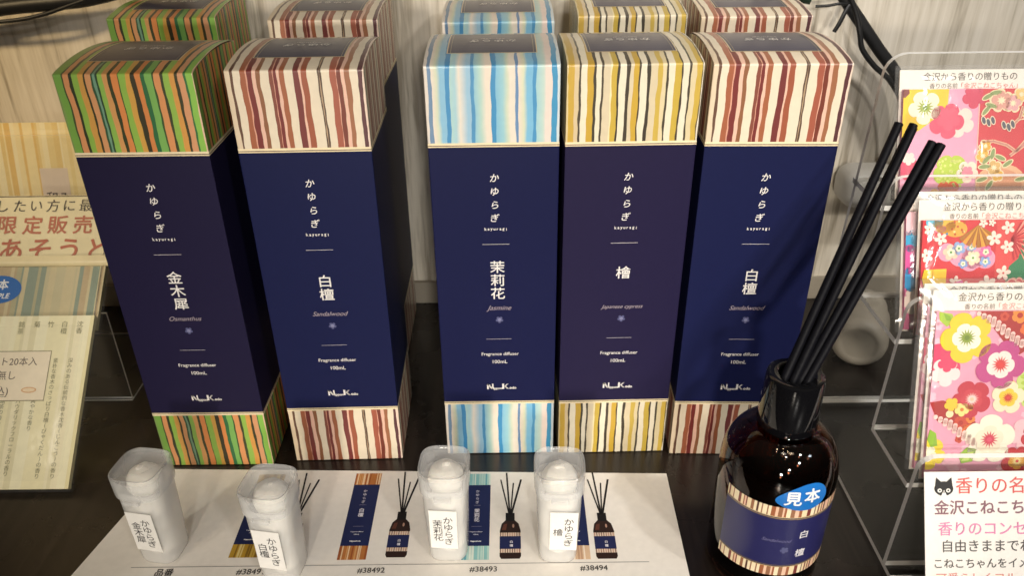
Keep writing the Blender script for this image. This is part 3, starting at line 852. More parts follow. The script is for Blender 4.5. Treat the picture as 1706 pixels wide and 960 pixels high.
# ------------------------------------------------------------------ clear acrylic step rack (right)
def sheet(name, parent, fr, x0, x1, s0, s1, th=0.0030, r=0.0, ridge=True, top_only=True):
    """acrylic sheet: frame fr(u, s, n) maps sheet coords to world; rounded upper corners"""
    O = [(x0, s0), (x1, s0)]
    for cx, cy, a0 in ((x1 - r, s1 - r, 0), (x0 + r, s1 - r, 90)):
        if r:
            for k in range(7): O.append((cx + r * math.cos(R(a0 + 15 * k)), cy + r * math.sin(R(a0 + 15 * k))))
    if not r: O += [(x1, s1), (x0, s1)]
    mb = MB()
    mb.face([fr(u, s, 0) for u, s in O], m=0)
    mb.face([fr(u, s, th) for u, s in O][::-1], m=0)
    for i in range(len(O)):
        a, b = O[i - 1], O[i]
        mb.face([fr(a[0], a[1], 0), fr(a[0], a[1], th), fr(b[0], b[1], th), fr(b[0], b[1], 0)], m=1)
    return mb.build(name, [M_ACRYL, M_EDGE], parent)
def leaning(y0, z0, y1, z1):
    """upright sheet from (y0, z0) to (y1, z1); thickness goes towards the back"""
    l = math.hypot(y1 - y0, z1 - z0); dy, dz = (y1 - y0) / l, (z1 - z0) / l
    return l, (lambda u, s, n: (u, y0 + s * dy + n * dz, z0 + s * dz - n * dy))
X0, X1 = 0.2008, 0.3700
rack = empty('display_rack', (0.285, 0.37, 0))
rack_inv = Vector((0.285, 0.37, 0))
def rel(fr): return lambda u, s, n: tuple(Vector(fr(u, s, n)) - rack_inv)
tag(rack, 'clear acrylic stepped display rack holding the floral packets beside the bottle', 'display rack')
flat = lambda zz: (lambda u, s, n: (u, s, zz + n))
sheet('base', rack, rel(flat(0.0004)), X0, X1, 0.2935, 0.4487)
for (y0, z0, y1, z1, r) in ((0.3005, 0.0031, 0.2985, 0.0815, 0.0085), (0.3465, 0.0605, 0.3455, 0.1450, 0.0085), (0.3945, 0.1185, 0.3935, 0.1910, 0.0085)):
    l, f = leaning(y0, z0, y1, z1)
    sheet('tier_panel', rack, rel(f), X0, X1, 0, l, 0.0030, r)
for y0, y1, z in ((0.3037, 0.3490, 0.0572), (0.3494, 0.3970, 0.1150), (0.3974, 0.4380, 0.1700)):
    sheet('ledge', rack, rel(flat(z)), X0, X1, y0, y1)
l, f = leaning(0.4420, 0.0031, 0.4278, 0.2470)
sheet('back_panel', rack, rel(f), X0, X1, 0, l, 0.0030, 0.011)

# ------------------------------------------------------------------ floral packets on the rack
def packet(x0, yb, zb, yt, zt, wd, design, label, head=0.0105, text=True, sach_h=None):
    """header card + printed washi sachet in a clear film sleeve, leaning back"""
    l, fr = leaning(yb, zb, yt, zt)
    root = Vector((x0 + wd / 2, yb, zb))
    t = empty('sachet_packet', root)
    tag(t, label, 'sachet packet', 'floral sachet packets on the clear rack')
    g = lambda u, s, n: tuple(Vector(fr(x0 + u, s, -n)) - root)   # n positive comes towards the viewer
    # card
    mb = MB()
    A = [(0, 0), (wd, 0), (wd, l), (0, l)]
    mb.face([g(u, s, 0.0006) for u, s in A], srgb('#efe8dc')); mb.face([g(u, s, 0) for u, s in A][::-1], srgb('#efe8dc'))
    for i in range(4):
        a, b = A[i - 1], A[i]
        mb.face([g(a[0], a[1], 0), g(a[0], a[1], 0.0006), g(b[0], b[1], 0.0006), g(b[0], b[1], 0)][::-1], srgb('#e9e2d6'))
    P = Print(mb, g, base=0.00065)
    P.text('金沢から香りの贈りもの', 0.0125, l - 0.0037, 0.004, '#5c5650', 2, align='L', width=0.0500)
    P.text('香りの名前', 0.0160, l - 0.0085, 0.003, '#6e665e', 2, align='L', width=0.0150)
    P.text('「金沢こねこちゃん」', 0.0330, l - 0.0085, 0.003, '#e08a84', 2, align='L', width=0.0300)
    mb.build('header_card', [M_CARD], t)
    # sachet
    mb = MB()
    u0, u1, s0, s1 = 0.0012, wd - 0.0012, 0.0012, l - head
    th = 0.0022
    B = [(u0, s0), (u1, s0), (u1, s1), (u0, s1)]
    bg, fn = design
    mb.face([g(u, s, 0.0008 + th) for u, s in B], srgb(bg))
    for i in range(4):
        a, b = B[i - 1], B[i]
        mb.face([g(a[0], a[1], 0.0008), g(a[0], a[1], 0.0008 + th), g(b[0], b[1], 0.0008 + th), g(b[0], b[1], 0.0008)][::-1], srgb(bg))
    P = Print(mb, g, base=0.0008 + th, rect=(u0, s0, u1, s1))
    fn(P, u0, s1, u1, s0)
    mb.build('washi_sachet', [M_WASHI], t)
    # film sleeve, puffed and wrinkled
    mb = MB(); nu, ns = 26, 22
    sd = x0 * 91 + zb * 57
    def film(u, s, front):
        e = min(1, min(u, 1 - u) * 7) ** 0.6 * min(1, min(s, 1 - s) * 7) ** 0.6
        wv = noise.noise(Vector((u * 9 + sd, s * 5, sd))) * 0.0007 + abs(noise.noise(Vector((u * 4 - s * 3, s * 2.5 + sd, 3)))) * 0.0010
        n = (0.0040 + wv) * e + 0.0006 if front else -0.0006 * e - 0.0002
        return g(-0.0022 + u * (wd + 0.0044), -0.0006 + s * (l + 0.0030), n)
    for front in (True, False):
        rows = [[film(i / nu, j / ns, front) for i in range(nu + 1)] for j in range(ns + 1)]
        mb.grid(rows, flip=not front)
    mb.build('film_sleeve', [M_FILM], t, True)
    return t

def dpx(P, ox, oy, k):
    """design drawn in sketch units: x to the right, y down from the sachet's top left"""
    f = lambda x, y: (ox + x * k, oy - y * k)
    class D: pass
    d = D()
    d.flower = lambda x, y, r, c, L=1, **kw: P.flower(*f(x, y), r * k, c, L, **kw)
    d.disc = lambda x, y, r, c, L=1, ry=None, rot=0.0: P.disc(*f(x, y), r * k, (ry or r) * k, c, L, rot=rot)
    d.star = lambda x, y, a, b, n, c, L=1: P.star(*f(x, y), a * k, b * k, n, c, L)
    d.poly = lambda pts, c, L=1: P.poly([f(*p) for p in pts][::-1], c, L)
    d.line = lambda pts, wd, c, L=1: P.line([f(*p) for p in pts], wd * k, c, L)
    return d

def blossom(d, x, y, r, outer, inner, core, L=2, rot=0.3, ray='#d8403c'):
    d.flower(x, y, r, outer, L, rot=rot, notch=0.26)
    d.flower(x, y, r * .56, inner, L + 1, rot=rot, notch=0.2)
    d.star(x, y, r * .36, r * .17, 15, core, L + 2)
    d.disc(x, y, r * .10, ray, L + 3)

def pinkplum(P, u0, s1, u1, s0):
    d = dpx(P, u0, s1, 1.08e-4)
    rr = random.Random(9)
    for i in range(60): d.flower(rr.uniform(0, 800), rr.uniform(0, 800), rr.uniform(14, 26), '#f3bccb', 1, notch=.3, rot=rr.random())
    d.flower(40, 240, 95, '#d8486a', 2, rot=.1); d.flower(60, 285, 70, '#f3d9d6', 3, rot=.4); d.flower(66, 240, 45, '#d8486a', 4)
    for pts in ([(180, 0), (520, 0), (520, 80), (440, 175), (395, 205), (330, 160), (250, 60)], [(0, 430), (60, 420), (180, 470), (230, 540), (215, 640), (120, 560), (40, 520)]):
        d.poly(pts, '#a93230', 2)
    for x, y, r, c in ((310, 25, 22, '#c8503c'), (380, 20, 38, '#e08a3c'), (415, 85, 30, '#e07038'), (455, 75, 20, '#f0cf8c'), (440, 20, 14, '#f0dc9a'), (490, 30, 26, '#c85c30'), (150, 530, 34, '#c84a34'), (185, 565, 30, '#dc6a34'), (195, 510, 24, '#e0823c'), (150, 610, 20, '#c44a30')):
        d.flower(x, y, r, c, 3, notch=.22, rot=x); d.disc(x, y, r * .35, '#b03028', 4)
    for (bx, by, n1, n2) in ((195, 10, 4, 9), (35, 500, 4, 8)):
        for i in range(n2):
            for j in range(n1):
                x = bx + i * 25 + (j - i) * 2 - 4; y = by + i * 22 + j * 18 - i * 4 - j * 0
                x += j * 22; y -= j * 10
                if x < 480: d.disc(x, y, 11, '#f3cdc4', 5)
    d.poly([(10, 0), (70, 10), (90, 45), (50, 70), (15, 40)], '#a8c444', 2); d.poly([(30, 5), (62, 20), (70, 45), (45, 40)], '#86ac34', 3)
    blossom(d, 145, 122, 122, '#f0c832', '#f3ecd8', '#8a9c3c', 5, .1, '#6e8430')
    blossom(d, 310, 250, 118, '#bf4a86', '#f3e2d8', '#d04040', 5, .5)
    blossom(d, 192, 415, 92, '#bf3444', '#c8404c', '#f3d0c8', 5, .2, '#f0c0a0')
    blossom(d, 360, 410, 80, '#f0e2c0', '#efc83c', '#c8402c', 5, .8)
    d.flower(345, 380, 62, '#ecc23a', 4)
    for i in range(7):
        for j in range(5): d.disc(425 + i * 24 + j * 6, 310 + j * 30 + (i % 2) * 8, 17, '#b4cc50', 4, 10); 
    d.flower(470, 370, 95, '#c9da7c', 3, notch=.2)
    blossom(d, 290, 612, 122, '#f4ecd6', '#f0e2c8', '#cc3c54', 5, .9, '#d8506a')
    d.flower(460, 590, 80, '#f0c2c8', 4, rot=.2); blossom(d, 500, 600, 64, '#c2303c', '#cc4450', '#f0d2c0', 5, .4)
    d.flower(100, 440, 34, '#efc23a', 6); d.flower(150, 465, 34, '#f0dc86', 6); d.disc(150, 465, 9, '#d8803c', 7); d.disc(95, 486, 18, '#f0dcb0', 6); d.disc(188, 455, 16, '#ecae3a', 6)
    d.flower(15, 680, 80, '#ecd03c', 4); d.flower(10, 680, 40, '#f3ecd0', 5)
    d.poly([(10, 560), (40, 580), (50, 640), (20, 650), (0, 610)], '#8cb43a', 5)
    d.poly([(150, 690), (190, 650), (235, 660), (220, 720), (170, 730)], '#98bc3c', 5); d.poly([(165, 720), (195, 675), (225, 670), (200, 715)], '#c4d870', 6)
    blossom(d, 430, 720, 76, '#c02c34', '#e0a030', '#f0dc90', 5, .4)
    d.flower(120, 715, 44, '#f0b4c4', 4)
    for i in range(26): 
        x, y = rr.uniform(530, 800), rr.uniform(0, 760); c = rr.choice(['#f0c832', '#bf4a86', '#bf3444', '#f4ecd6'])
        blossom(d, x, y, rr.uniform(50, 95), c, '#f3e6d8', rr.choice(['#d04040', '#8a9c3c']), 5, rr.random() * 2)

def redgarden(P, u0, s1, u1, s0):
    d = dpx(P, u0, s1, 1.0e-4)
    rr = random.Random(5)
    d.poly([(440, 0), (900, 0), (900, 620), (440, 620)], '#2f7c50', 1)
    # red half spills over in scallops
    d.poly([(380, 0), (520, 0), (535, 60), (515, 130), (500, 200), (455, 240), (440, 300), (380, 300)], '#d84a48', 2)
    for k in range(7):
        d.poly([(470, 95), (540 + 5 * (k % 2), -40 + k * 42), (545, -15 + k * 42)], '#ef9a86', 3)
    for i in range(9):
        a = -0.9 + i * .28; d.line([(460, 100), (460 + 75 * math.cos(a), 100 + 110 * math.sin(a))], 9, '#b82c34', 4)
    # cloud with small flowers
    for x, y, r in ((130, 165, 48), (200, 180, 60), (270, 190, 62), (330, 200, 52), (250, 215, 50)): d.disc(x, y, r, '#e29ab4', 2)
    for x, y, r, c in ((150, 165, 42, '#f3c8ac'), (190, 145, 36, '#8fa8d4'), (265, 195, 40, '#f3d8b4'), (330, 215, 30, '#8aa6d8'), (215, 225, 26, '#7e9cd0'), (330, 165, 34, '#e070a4'), (255, 140, 26, '#94a8cc')):
        d.flower(x, y, r, c, 3, notch=.35, rot=x * .1); d.flower(x, y, r * .5, '#f0e8c8', 4, notch=.3, rot=x * .1); d.disc(x, y, r * .16, '#5c9c50', 5)
    # fan and gold pattern
    for x, y, r, c in ((110, 25, 60, '#e6b23c'), (170, 45, 60, '#e8a43c'), (60, 10, 45, '#64b4cc'), (90, 45, 30, '#d878a8')): d.disc(x, y, r, c, 2, r * .7)
    for i in range(14): d.disc(rr.uniform(70, 220), rr.uniform(0, 80), 6, rr.choice(['#b8501c', '#3c8cac', '#f0dc8c']), 3)
    for i in range(9):
        a = R(35 + i * 13); b = R(35 + (i + .86) * 13)
        d.poly([(285, 25), (285 - 118 * math.cos(a) , 25 + 118 * math.sin(a)), (285 - 118 * math.cos(b), 25 + 118 * math.sin(b))], '#d89c34' if i % 2 else '#a86c20', 4)
    # cherry blossoms
    for x, y, r in ((35, 45, 32), (95, 95, 34), (25, 180, 36), (310, 15, 24), (355, 15, 20), (370, 95, 40), (440, 40, 36), (440, 140, 36), (345, 330, 46), (230, 350, 36), (180, 320, 34), (265, 395, 32), (425, 275, 40), (15, 365, 26), (110, 375, 28), (300, 425, 30), (400, 410, 26)):
        d.flower(x, y, r, '#f3ddce', 5, notch=.62, rot=x * .2, pw=.9); d.disc(x, y, r * .14, '#d84848', 6)
    d.poly([(15, 255), (130, 250), (130, 325), (60, 350), (20, 355), (5, 300)], '#f0c62c', 6); d.line([(60, 255), (62, 345)], 5, '#d89a24', 7)
    d.poly([(160, 325), (215, 310), (235, 365), (225, 425), (150, 430), (120, 385)], '#e05aa0', 6)
    # chrysanthemums
    d.flower(655, 90, 122, '#b9d6d8', 3, petals=18, notch=.12); d.star(655, 90, 112, 22, 18, '#e3ecea', 4); d.disc(655, 90, 14, '#a8504c', 5)
    for x, y, r in ((700, 340, 92), (500, 385, 88), (860, 180, 80)):
        d.flower(x, y, r, '#f0a890', 4, petals=14, notch=.14); d.flower(x, y, r * .9, '#d83c40', 5, petals=14, notch=.16)
        d.flower(x, y, r * .62, '#f2b49c', 6, petals=12, notch=.2); d.flower(x, y, r * .52, '#d83c40', 7, petals=12, notch=.2); d.disc(x, y, r * .2, '#f0d8b8', 8)
    for x, y in ((470, 330), (455, 380), (500, 345), (505, 395), (545, 380), (470, 420), (530, 430)):
        d.disc(x, y, 27, '#f2b8a0', 8); d.disc(x, y, 21, '#d4383c', 9)

def brocade(P, u0, s1, u1, s0):
    d = dpx(P, u0, s1, 1.04e-4)
    rr = random.Random(14)
    d.poly([(0, 0), (390, 0), (390, 700), (0, 700)], '#e9a2bc', 1)
    d.poly([(0, 0), (232, 0), (225, 150), (150, 160), (90, 205), (0, 250)], '#ecc428', 2)
    d.flower(112, 92, 86, '#f3e8cc', 3, rot=.2); d.star(112, 92, 46, 22, 14, '#98a838', 4); d.disc(112, 92, 12, '#6c8428', 5)
    d.poly([(0, 0), (28, 0), (30, 20), (8, 42), (0, 40)], '#7c3c34', 4)
    d.flower(225, 160, 92, '#d8506c', 3, rot=.5); d.flower(290, 165, 80, '#f3d8cc', 2, rot=.2); d.flower(235, 150, 60, '#dc5c74', 4)
    d.flower(360, 40, 60, '#d04460', 3); d.flower(35, 400, 60, '#d04c68', 3); d.flower(40, 350, 34, '#f0d4cc', 4)
    d.flower(260, 420, 92, '#b6cc44', 3, notch=.2)
    for i in range(40): d.disc(rr.uniform(190, 330), rr.uniform(350, 500), 7, '#d8e07c', 4)
    d.flower(345, 420, 58, '#f3dcc8', 4); d.flower(345, 420, 30, '#e88a9c', 5)
    d.flower(250, 530, 70, '#d8582c', 4); d.flower(200, 560, 60, '#e8a03c', 4)
    # right half: gold-outlined garden on red
    d.poly([(390, 0), (1000, 0), (1000, 700), (390, 700)], '#d0444a', 2)
    d.line([(390, 0), (390, 700)], 5, '#f0c4b8', 3)
    d.disc(520, 480, 130, '#e8b48c', 3, 100); d.disc(520, 490, 110, '#dc9c78', 4, 84)
    for pts in ([(410, 270), (470, 265), (540, 285), (590, 320)], [(560, 340), (640, 280), (700, 250)], [(590, 320), (640, 260), (660, 180), (690, 120)], [(560, 190), (600, 150), (615, 90)]):
        d.line(pts, 17, '#e8bc98', 5); d.line(pts, 8, '#c8887c', 6)
    for x, y, r, c in ((500, 60, 62, '#dba090'), (560, 75, 50, '#e0a8a8'), (430, 290, 36, '#e0a83c'), (420, 340, 40, '#e4b048'), (690, 90, 58, '#e2b43c'), (650, 120, 44, '#dcae4c'), (480, 400, 44, '#d8b06c'), (500, 440, 36, '#e4b04c'), (700, 400, 60, '#e0a850'), (600, 30, 40, '#e8c47c')):
        d.flower(x, y, r, '#f0dcb4', 5, rot=x); d.flower(x, y, r * .82, c, 6, rot=x); d.star(x, y, r * .4, r * .2, 8, '#f3e2bc', 7)
    for x, y, rot in ((430, 40, .5), (450, 85, -.3), (425, 110, .9), (470, 20, .2), (650, 30, .6), (720, 40, -.5), (720, 280, .4), (440, 360, .8), (470, 330, 1.4), (430, 395, .1), (510, 350, -.4), (550, 380, .6), (420, 460, .3), (460, 490, 1.), (620, 460, .2), (680, 480, .7)):
        d.disc(x, y, 34, '#f0dcb0', 6, 15, rot); d.disc(x, y, 28, '#8c9c64', 7, 10, rot)
    for x, y in ((415, 160), (440, 170), (462, 160), (520, 185), (545, 195), (565, 180)):
        d.disc(x, y, 13, '#f0dcc0', 6, 24, .3); d.disc(x, y, 9, '#5c5c64', 7, 19, .3)
    d.star(640, 150, 60, 8, 6, '#f3e4c0', 8)

def bluepink(P, u0, s1, u1, s0):
    d = dpx(P, u0, s1, 1.0e-4)
    for x, y, r, c in ((30, 60, 70, '#f0c0c8'), (20, 150, 60, '#2f9cc8'), (30, 250, 80, '#d84c94'), (20, 350, 70, '#2c8cc0'), (80, 300, 60, '#d84c94'), (50, 470, 70, '#f0dcd0')):
        d.flower(x, y, r, c, 2, rot=y)

packet(0.2100, 0.4035, 0.1738, 0.4310, 0.2360, 0.090, ('#e9a2bc', brocade), 'floral packet behind the two, same pink and red brocade, half hidden on top tier')
packet(0.2080, 0.3985, 0.1732, 0.4270, 0.2385, 0.090, ('#e9a2bc', brocade), 'floral packet with pink and red brocade print on the top tier of the rack')
packet(0.2050, 0.3560, 0.1188, 0.3880, 0.1850, 0.090, ('#e07aa4', bluepink), 'floral packet with blue and pink edge, tucked behind the red one on middle tier')
packet(0.2105, 0.3510, 0.1186, 0.3800, 0.1838, 0.090, ('#cf3138', redgarden), 'floral packet with red cherry blossom and fan print on the middle tier')
packet(0.2055, 0.3135, 0.0610, 0.3460, 0.1536, 0.090, ('#e9a2bc', pinkplum), 'floral packet of pink plum print hidden behind the frontmost packet on lowest tier', 0.0105)
packet(0.2078, 0.3068, 0.0605, 0.3410, 0.1528, 0.090, ('#eaa0b6', pinkplum), 'floral packet with large yellow and pink plum blossoms on the lowest tier', 0.0105)

# price card on the lowest front panel
mb = MB()
l, fr = leaning(0.2550, 0.0012, 0.2972, 0.0737)
A = [(0.2032, 0.0), (0.3000, 0.0), (0.3000, l), (0.2032, l)]
mb.face([fr(u, s, 0) for u, s in A], srgb('#f1ece6')); mb.face([fr(u, s, 0.0005) for u, s in A][::-1], srgb('#f1ece6'))
for i in range(4):
    a, b = A[i - 1], A[i]
    mb.face([fr(a[0], a[1], 0), fr(a[0], a[1], 0.0005), fr(b[0], b[1], 0.0005), fr(b[0], b[1], 0)], srgb('#e6e2e2'))
P = Print(mb, lambda u, s, h: fr(u, s, -h))
# cat face mark
cx, cz = 0.2128, 0.0756
hd = []
for k in range(40):
    a = 2 * math.pi * k / 40
    hd.append((cx + 0.0047 * math.cos(a), cz + 0.0036 * math.sin(a)))
P.poly(hd, '#262426', 1)
for s in (-1, 1):
    P.poly([(cx + s * .0043, cz + .0014), (cx + s * .0038, cz + .0056), (cx + s * .0012, cz + .0033)], '#262426', 2)
    P.disc(cx + s * .0021, cz - .0009, .0011, .0010, '#f1ece6', 3); P.disc(cx + s * .0021, cz - .0009, .00045, .00045, '#262426', 4, 10)
P.poly([(cx - .0016, cz - .0038), (cx, cz - .0006), (cx + .0016, cz - .0038)], '#f1ece6', 3)
P.poly([(cx - .0006, cz - .0015), (cx + .0006, cz - .0015), (cx, cz - .0022)], '#262426', 4)
P.text('香りの名前', 0.2188, 0.0769, 0.0078, '#d8605c', 2, align='L', width=0.0430, bold=0.004)
P.text('金沢こねこちゃん', 0.2080, 0.0661, 0.007, '#8c6670', 2, align='L', width=0.0600, bold=0.018)
P.text('香りのコンセプト', 0.2098, 0.0556, 0.007, '#e08ab4', 2, align='L', width=0.0580, bold=0.004)
P.text('自由きままでわ', 0.2120, 0.0470, 0.006, '#585656', 2, align='L', width=0.0440, bold=0.004)
P.text('こねこちゃんをイメージ', 0.2078, 0.0384, 0.006, '#585656', 2, align='L', width=0.0570, bold=0.004)
P.text('可愛らしくフルーティ', 0.2085, 0.0310, 0.006, '#e09088', 2, align='L', width=0.0560)
P.text('にほんのり甘い香り', 0.2085, 0.0225, 0.006, '#e09088', 2, align='L', width=0.0500)
o = mb.build('scent_card', [M_CARD])
tag(o, 'white handwritten scent card with a black cat face, on the front of the clear rack', 'sign card')

# ------------------------------------------------------------------ left: incense packs leaning on their own stand
SL = 0.74
LX = -0.2732
def lean_frame(y0, z0, ang=SL):
    c, s = math.cos(ang), math.sin(ang)
    return lambda u, t, n: (u, y0 + t * c - n * s, z0 + t * s + n * c)
stand = empty('incense_stand', (-0.36, 0.46, 0))
SO = Vector((-0.36, 0.46, 0))
srel = lambda f: (lambda u, s, n: tuple(Vector(f(u, s, n)) - SO))
tag(stand, 'clear acrylic sloping stand carrying the incense packs beside the green box', 'display stand')
sheet('slope_panel', stand, srel(lean_frame(0.3690, 0.0004)), -0.46, -0.2760, 0.0, 0.245, 0.0014)
l, f = leaning(0.4570, 0.0004, 0.4570, 0.0735)
sheet('support', stand, srel(f), -0.46, -0.2717, 0.0, l, 0.0014)
sheet('foot', stand, srel(flat(0.0004)), -0.46, -0.2717, 0.4596, 0.5440, 0.0014)

def pack(name, y0, z0, x1, wd, l, th, label, cat, stripes, draw, ang=SL, film=True, group=None):
    f = lean_frame(y0, z0, ang)
    root = Vector(f(x1 - wd / 2, 0, 0))
    t = empty(name, root); tag(t, label, cat, group)
    g = lambda u, s, n: tuple(Vector(f(x1 - wd + u, s, n)) - root)
    mb = MB()
    A = [(0, 0), (wd, 0), (wd, l), (0, l)]
    base = srgb(stripes[0][1])
    mb.face([g(u, s, 0) for u, s in A][::-1], base)
    for i in range(4):
        a, b = A[i - 1], A[i]
        mb.face([g(a[0], a[1], 0), g(a[0], a[1], th), g(b[0], b[1], th), g(b[0], b[1], 0)][::-1], base)
    u = 0.0; rr = random.Random(len(label))
    while u < wd - 1e-6:                       # woven stripes of the wrapping paper
        d = min(rr.uniform(0.0012, 0.0052), wd - u)
        mb.face([g(u, 0, th), g(u + d, 0, th), g(u + d, l, th), g(u, l, th)], srgb(rr.choice(stripes)[1]))
        u += d
    P = Print(mb, g, base=th + 0.00004, rect=(0, 0, wd, l))
    draw(P, wd, l)
    mb.build('wrapper', [M_PAPER], t)
    if film:
        mb = MB(); nu, ns = 24, 24
        def fl(u, s):
            e = min(1, min(u, 1 - u) * 9) ** .6 * min(1, min(s, 1 - s) * 9) ** .6
            q = noise.noise(Vector((u * 5, s * 4, wd * 77))) * 0.0006
            return g(-0.0012 + u * (wd + 0.0030), -0.0016 + s * (l + 0.0026), (th + 0.0010 + q) * e + 0.0003)
        mb.grid([[fl(i / nu, j / ns) for i in range(nu + 1)] for j in range(ns + 1)])
        mb.build('film_sleeve', [M_PACKFILM], t, True)
    return t

def draw_front(P, wd, l):
    cols = ('#6e6a58', '#7a7664')
    def colm(x, s0, txt, size):
        P.text(txt, x, l - s0, size, '#8a8668', 2, vert=True, gap=1.02)
    # x measured back from the right edge
    for x, head in ((0.0085, '沈香'), (0.0185, '白檀'), (0.0275, '竹'), (0.0365, '菊'), (0.0465, '銘茶')):
        colm(wd - x, 0.0058, head, 0.0044)
    for x, txt in ((0.0110, '深みのある伝統的な香木沈香(じんこう)の香り'), (0.0205, '素朴な香木のさっぱり白檀(びゃくだん)の香り'), (0.0305, '爽やかな香り'), (0.0400, 'パウダリックフローラルの香り'), (0.0500, '銘茶の香り'), (0.0600, 'やさしい花の香り')):
        colm(wd - x, 0.0300 if x < 0.025 else 0.0560, txt, 0.0034)
    P.bar(wd - 0.085, l - 0.0560, wd - 0.0240, l - 0.0235, '#8a8264', 3)
    P.bar(wd - 0.085, l - 0.0555, wd - 0.0243, l - 0.0240, '#efe2c8', 4)
    P.text('ショート20本入', wd - 0.0320, l - 0.0305, 0.006, '#5a4c44', 5, align='R', width=0.0420)
    P.text('煙無し', wd - 0.0445, l - 0.0395, 0.006, '#5a4c44', 5, align='R', width=0.0180)
    P.text('(税込)', wd - 0.0475, l - 0.0495, 0.006, '#5a4c44', 5, align='R', width=0.0170)
    P.bar(wd - 0.075, l - 0.0532, wd - 0.0480, l - 0.0529, '#5a4c44', 5)
    P.disc(wd - 0.0345, l - 0.0490, 0.0048, 0.0019, '#d8a878', 5); P.disc(wd - 0.0345, l - 0.0490, 0.0040, 0.0013, '#efd8b4', 6)
def draw_second(P, wd, l):
    P.disc(wd - 0.0690, 0.0285, 0.0150, 0.0098, '#2266b0', 2, 36)
    P.text('見本', wd - 0.0630, 0.0318, 0.0075, '#eef0f2', 4, bold=0.03, align='R')
    P.text('SAMPLE', wd - 0.0610, 0.0240, 0.005, '#eef0f2', 4, bold=0.03, align='R', shear=0.2)
def draw_back(P, wd, l):
    P.bar(wd - 0.0710, -0.01, wd - 0.0510, l * 0.58, '#dccab8', 2)
    P.text('和み', wd - 0.0600, 0.0230, 0.0090, '#2e2a26', 4, bold=0.01)
pack('incense_pack', 0.3672, 0.0016, LX, 0.110, 0.1105, 0.0034, 'pale cream incense pack with text columns and a price label, lowest on the stand', 'incense pack',
     [(0, '#ece4bc'), (0, '#e6dcae'), (0, '#f0eac8'), (0, '#e2dab4'), (0, '#eee6c4')], draw_front, group='incense packs on the sloping stand')
pack('incense_pack', 0.4460, 0.0668, LX - 0.0005, 0.110, 0.052, 0.0030, 'grey green striped incense pack with blue oval sticker, above the cream pack', 'incense pack',
     [(0, '#b4ad8a'), (0, '#c4ba96'), (0, '#a3a588'), (0, '#8f9a88'), (0, '#cdbf98'), (0, '#bda884')], draw_second, group='incense packs on the sloping stand')
pack('incense_pack', 0.5350, 0.1000, LX + 0.006, 0.120, 0.0765, 0.0040, 'yellow striped incense pack with pale label, topmost on the stand against wall', 'incense pack',
     [(0, '#e6cf92'), (0, '#ecd9a4'), (0, '#dfba70'), (0, '#efe0b4'), (0, '#e2c684')], draw_back, ang=1.3, group='incense packs on the sloping stand')

# folded sales card standing on the stand
mb = MB()
f = lean_frame(0.4800, 0.1000, 0.78)
x0, x1, L = -0.40, -0.2480, 0.0490
root = Vector(f(x1, 0, 0))
A = [(x0, 0), (x1, 0), (x1, L), (x0, L)]
mb.face([f(u, s, 0.0006) for u, s in A], srgb('#ecdcae')); mb.face([f(u, s, 0) for u, s in A][::-1], srgb('#ecdcae'))
for i in range(4):
    a, b = A[i - 1], A[i]
    mb.face([f(a[0], a[1], 0), f(a[0], a[1], 0.0006), f(b[0], b[1], 0.0006), f(b[0], b[1], 0)][::-1], srgb('#e0cc9a'))
# turned-up lower lip
rows = []
for k in range(9):
    a = math.pi * k / 8
    rows.append([f(u, -0.0002 - 0.0030 * math.sin(a) , 0.0022 - 0.0022 * math.cos(a)) for u in (x0, x1)])
mb.grid(rows, srgb('#e8d6a6')); mb.grid([[f(u, -0.0002, 0.0044) for u in (x0, x1)], [f(u, 0.0040, 0.0040) for u in (x0, x1)]], srgb('#e8d6a6'))
P = Print(mb, lambda u, s, h: f(u, s, 0.0006 + h), rect=(x0, 0, x1, L))
P.bar(x0, L - 0.0012, x1, L - 0.0004, '#6a5a3c', 2)
for i, ch in enumerate('てみ試したい方に最適'):
    P.text(ch, -0.3500 + (i - 3) * 0.0114, 0.0412, 0.0098, '#3a3026', 3)
for i, ch in enumerate('数量限定販売中'):
    P.text(ch, -0.3450 + (i - 2) * 0.0172, 0.0272, 0.0140, '#bd6a48', 3, bold=0.022)
for i, ch in enumerate('にあそうとき'):
    P.text(ch, -0.3400 + (i - 1) * 0.0197, 0.0092, 0.0182, '#b8603c', 3, bold=0.022)
o = mb.build('sales_card', [M_CARD])
tag(o, 'cream sales card with black and rust red lettering, on the stand behind the packs', 'sign card')

# ------------------------------------------------------------------ things along the wall
def cord(name, runs, label, cat, mat):
    mb = MB()
    for P_, r, fl in runs: tube(mb, crom(P_), r, 12, flat=fl)
    o = mb.build(name, [mat], None, True); tag(o, label, cat); return o
Y = 0.572
t = empty('cable', (0.25, Y, 0.21)); T0 = Vector((0.25, Y, 0.21))
tag(t, 'black cable hanging down the wall above the clear rack, with a trimmed tie', 'cable')
def run(name, pts, r, fl, par, off):
    mb = MB(); tube(mb, [p - off for p in crom(pts)], r, 12, flat=fl); return mb.build(name, [M_CABLE], par, True)
run('cord', [(0.205, Y, 0.278), (0.229, Y, 0.250), (0.245, Y, 0.232), (0.261, Y, 0.214), (0.276, Y, 0.198), (0.287, Y, 0.180), (0.296, Y, 0.150), (0.300, Y + .004, 0.1275)], 0.0042, 0.7, t, T0)
run('cord', [(0.215, Y - .004, 0.276), (0.236, Y - .003, 0.244), (0.243, Y - .004, 0.227), (0.247, Y - .004, 0.216), (0.258, Y - .004, 0.204), (0.272, Y - .003, 0.193), (0.284, Y - .003, 0.176), (0.291, Y, 0.150), (0.293, Y + .004, 0.1275)], 0.0019, 1, t, T0)
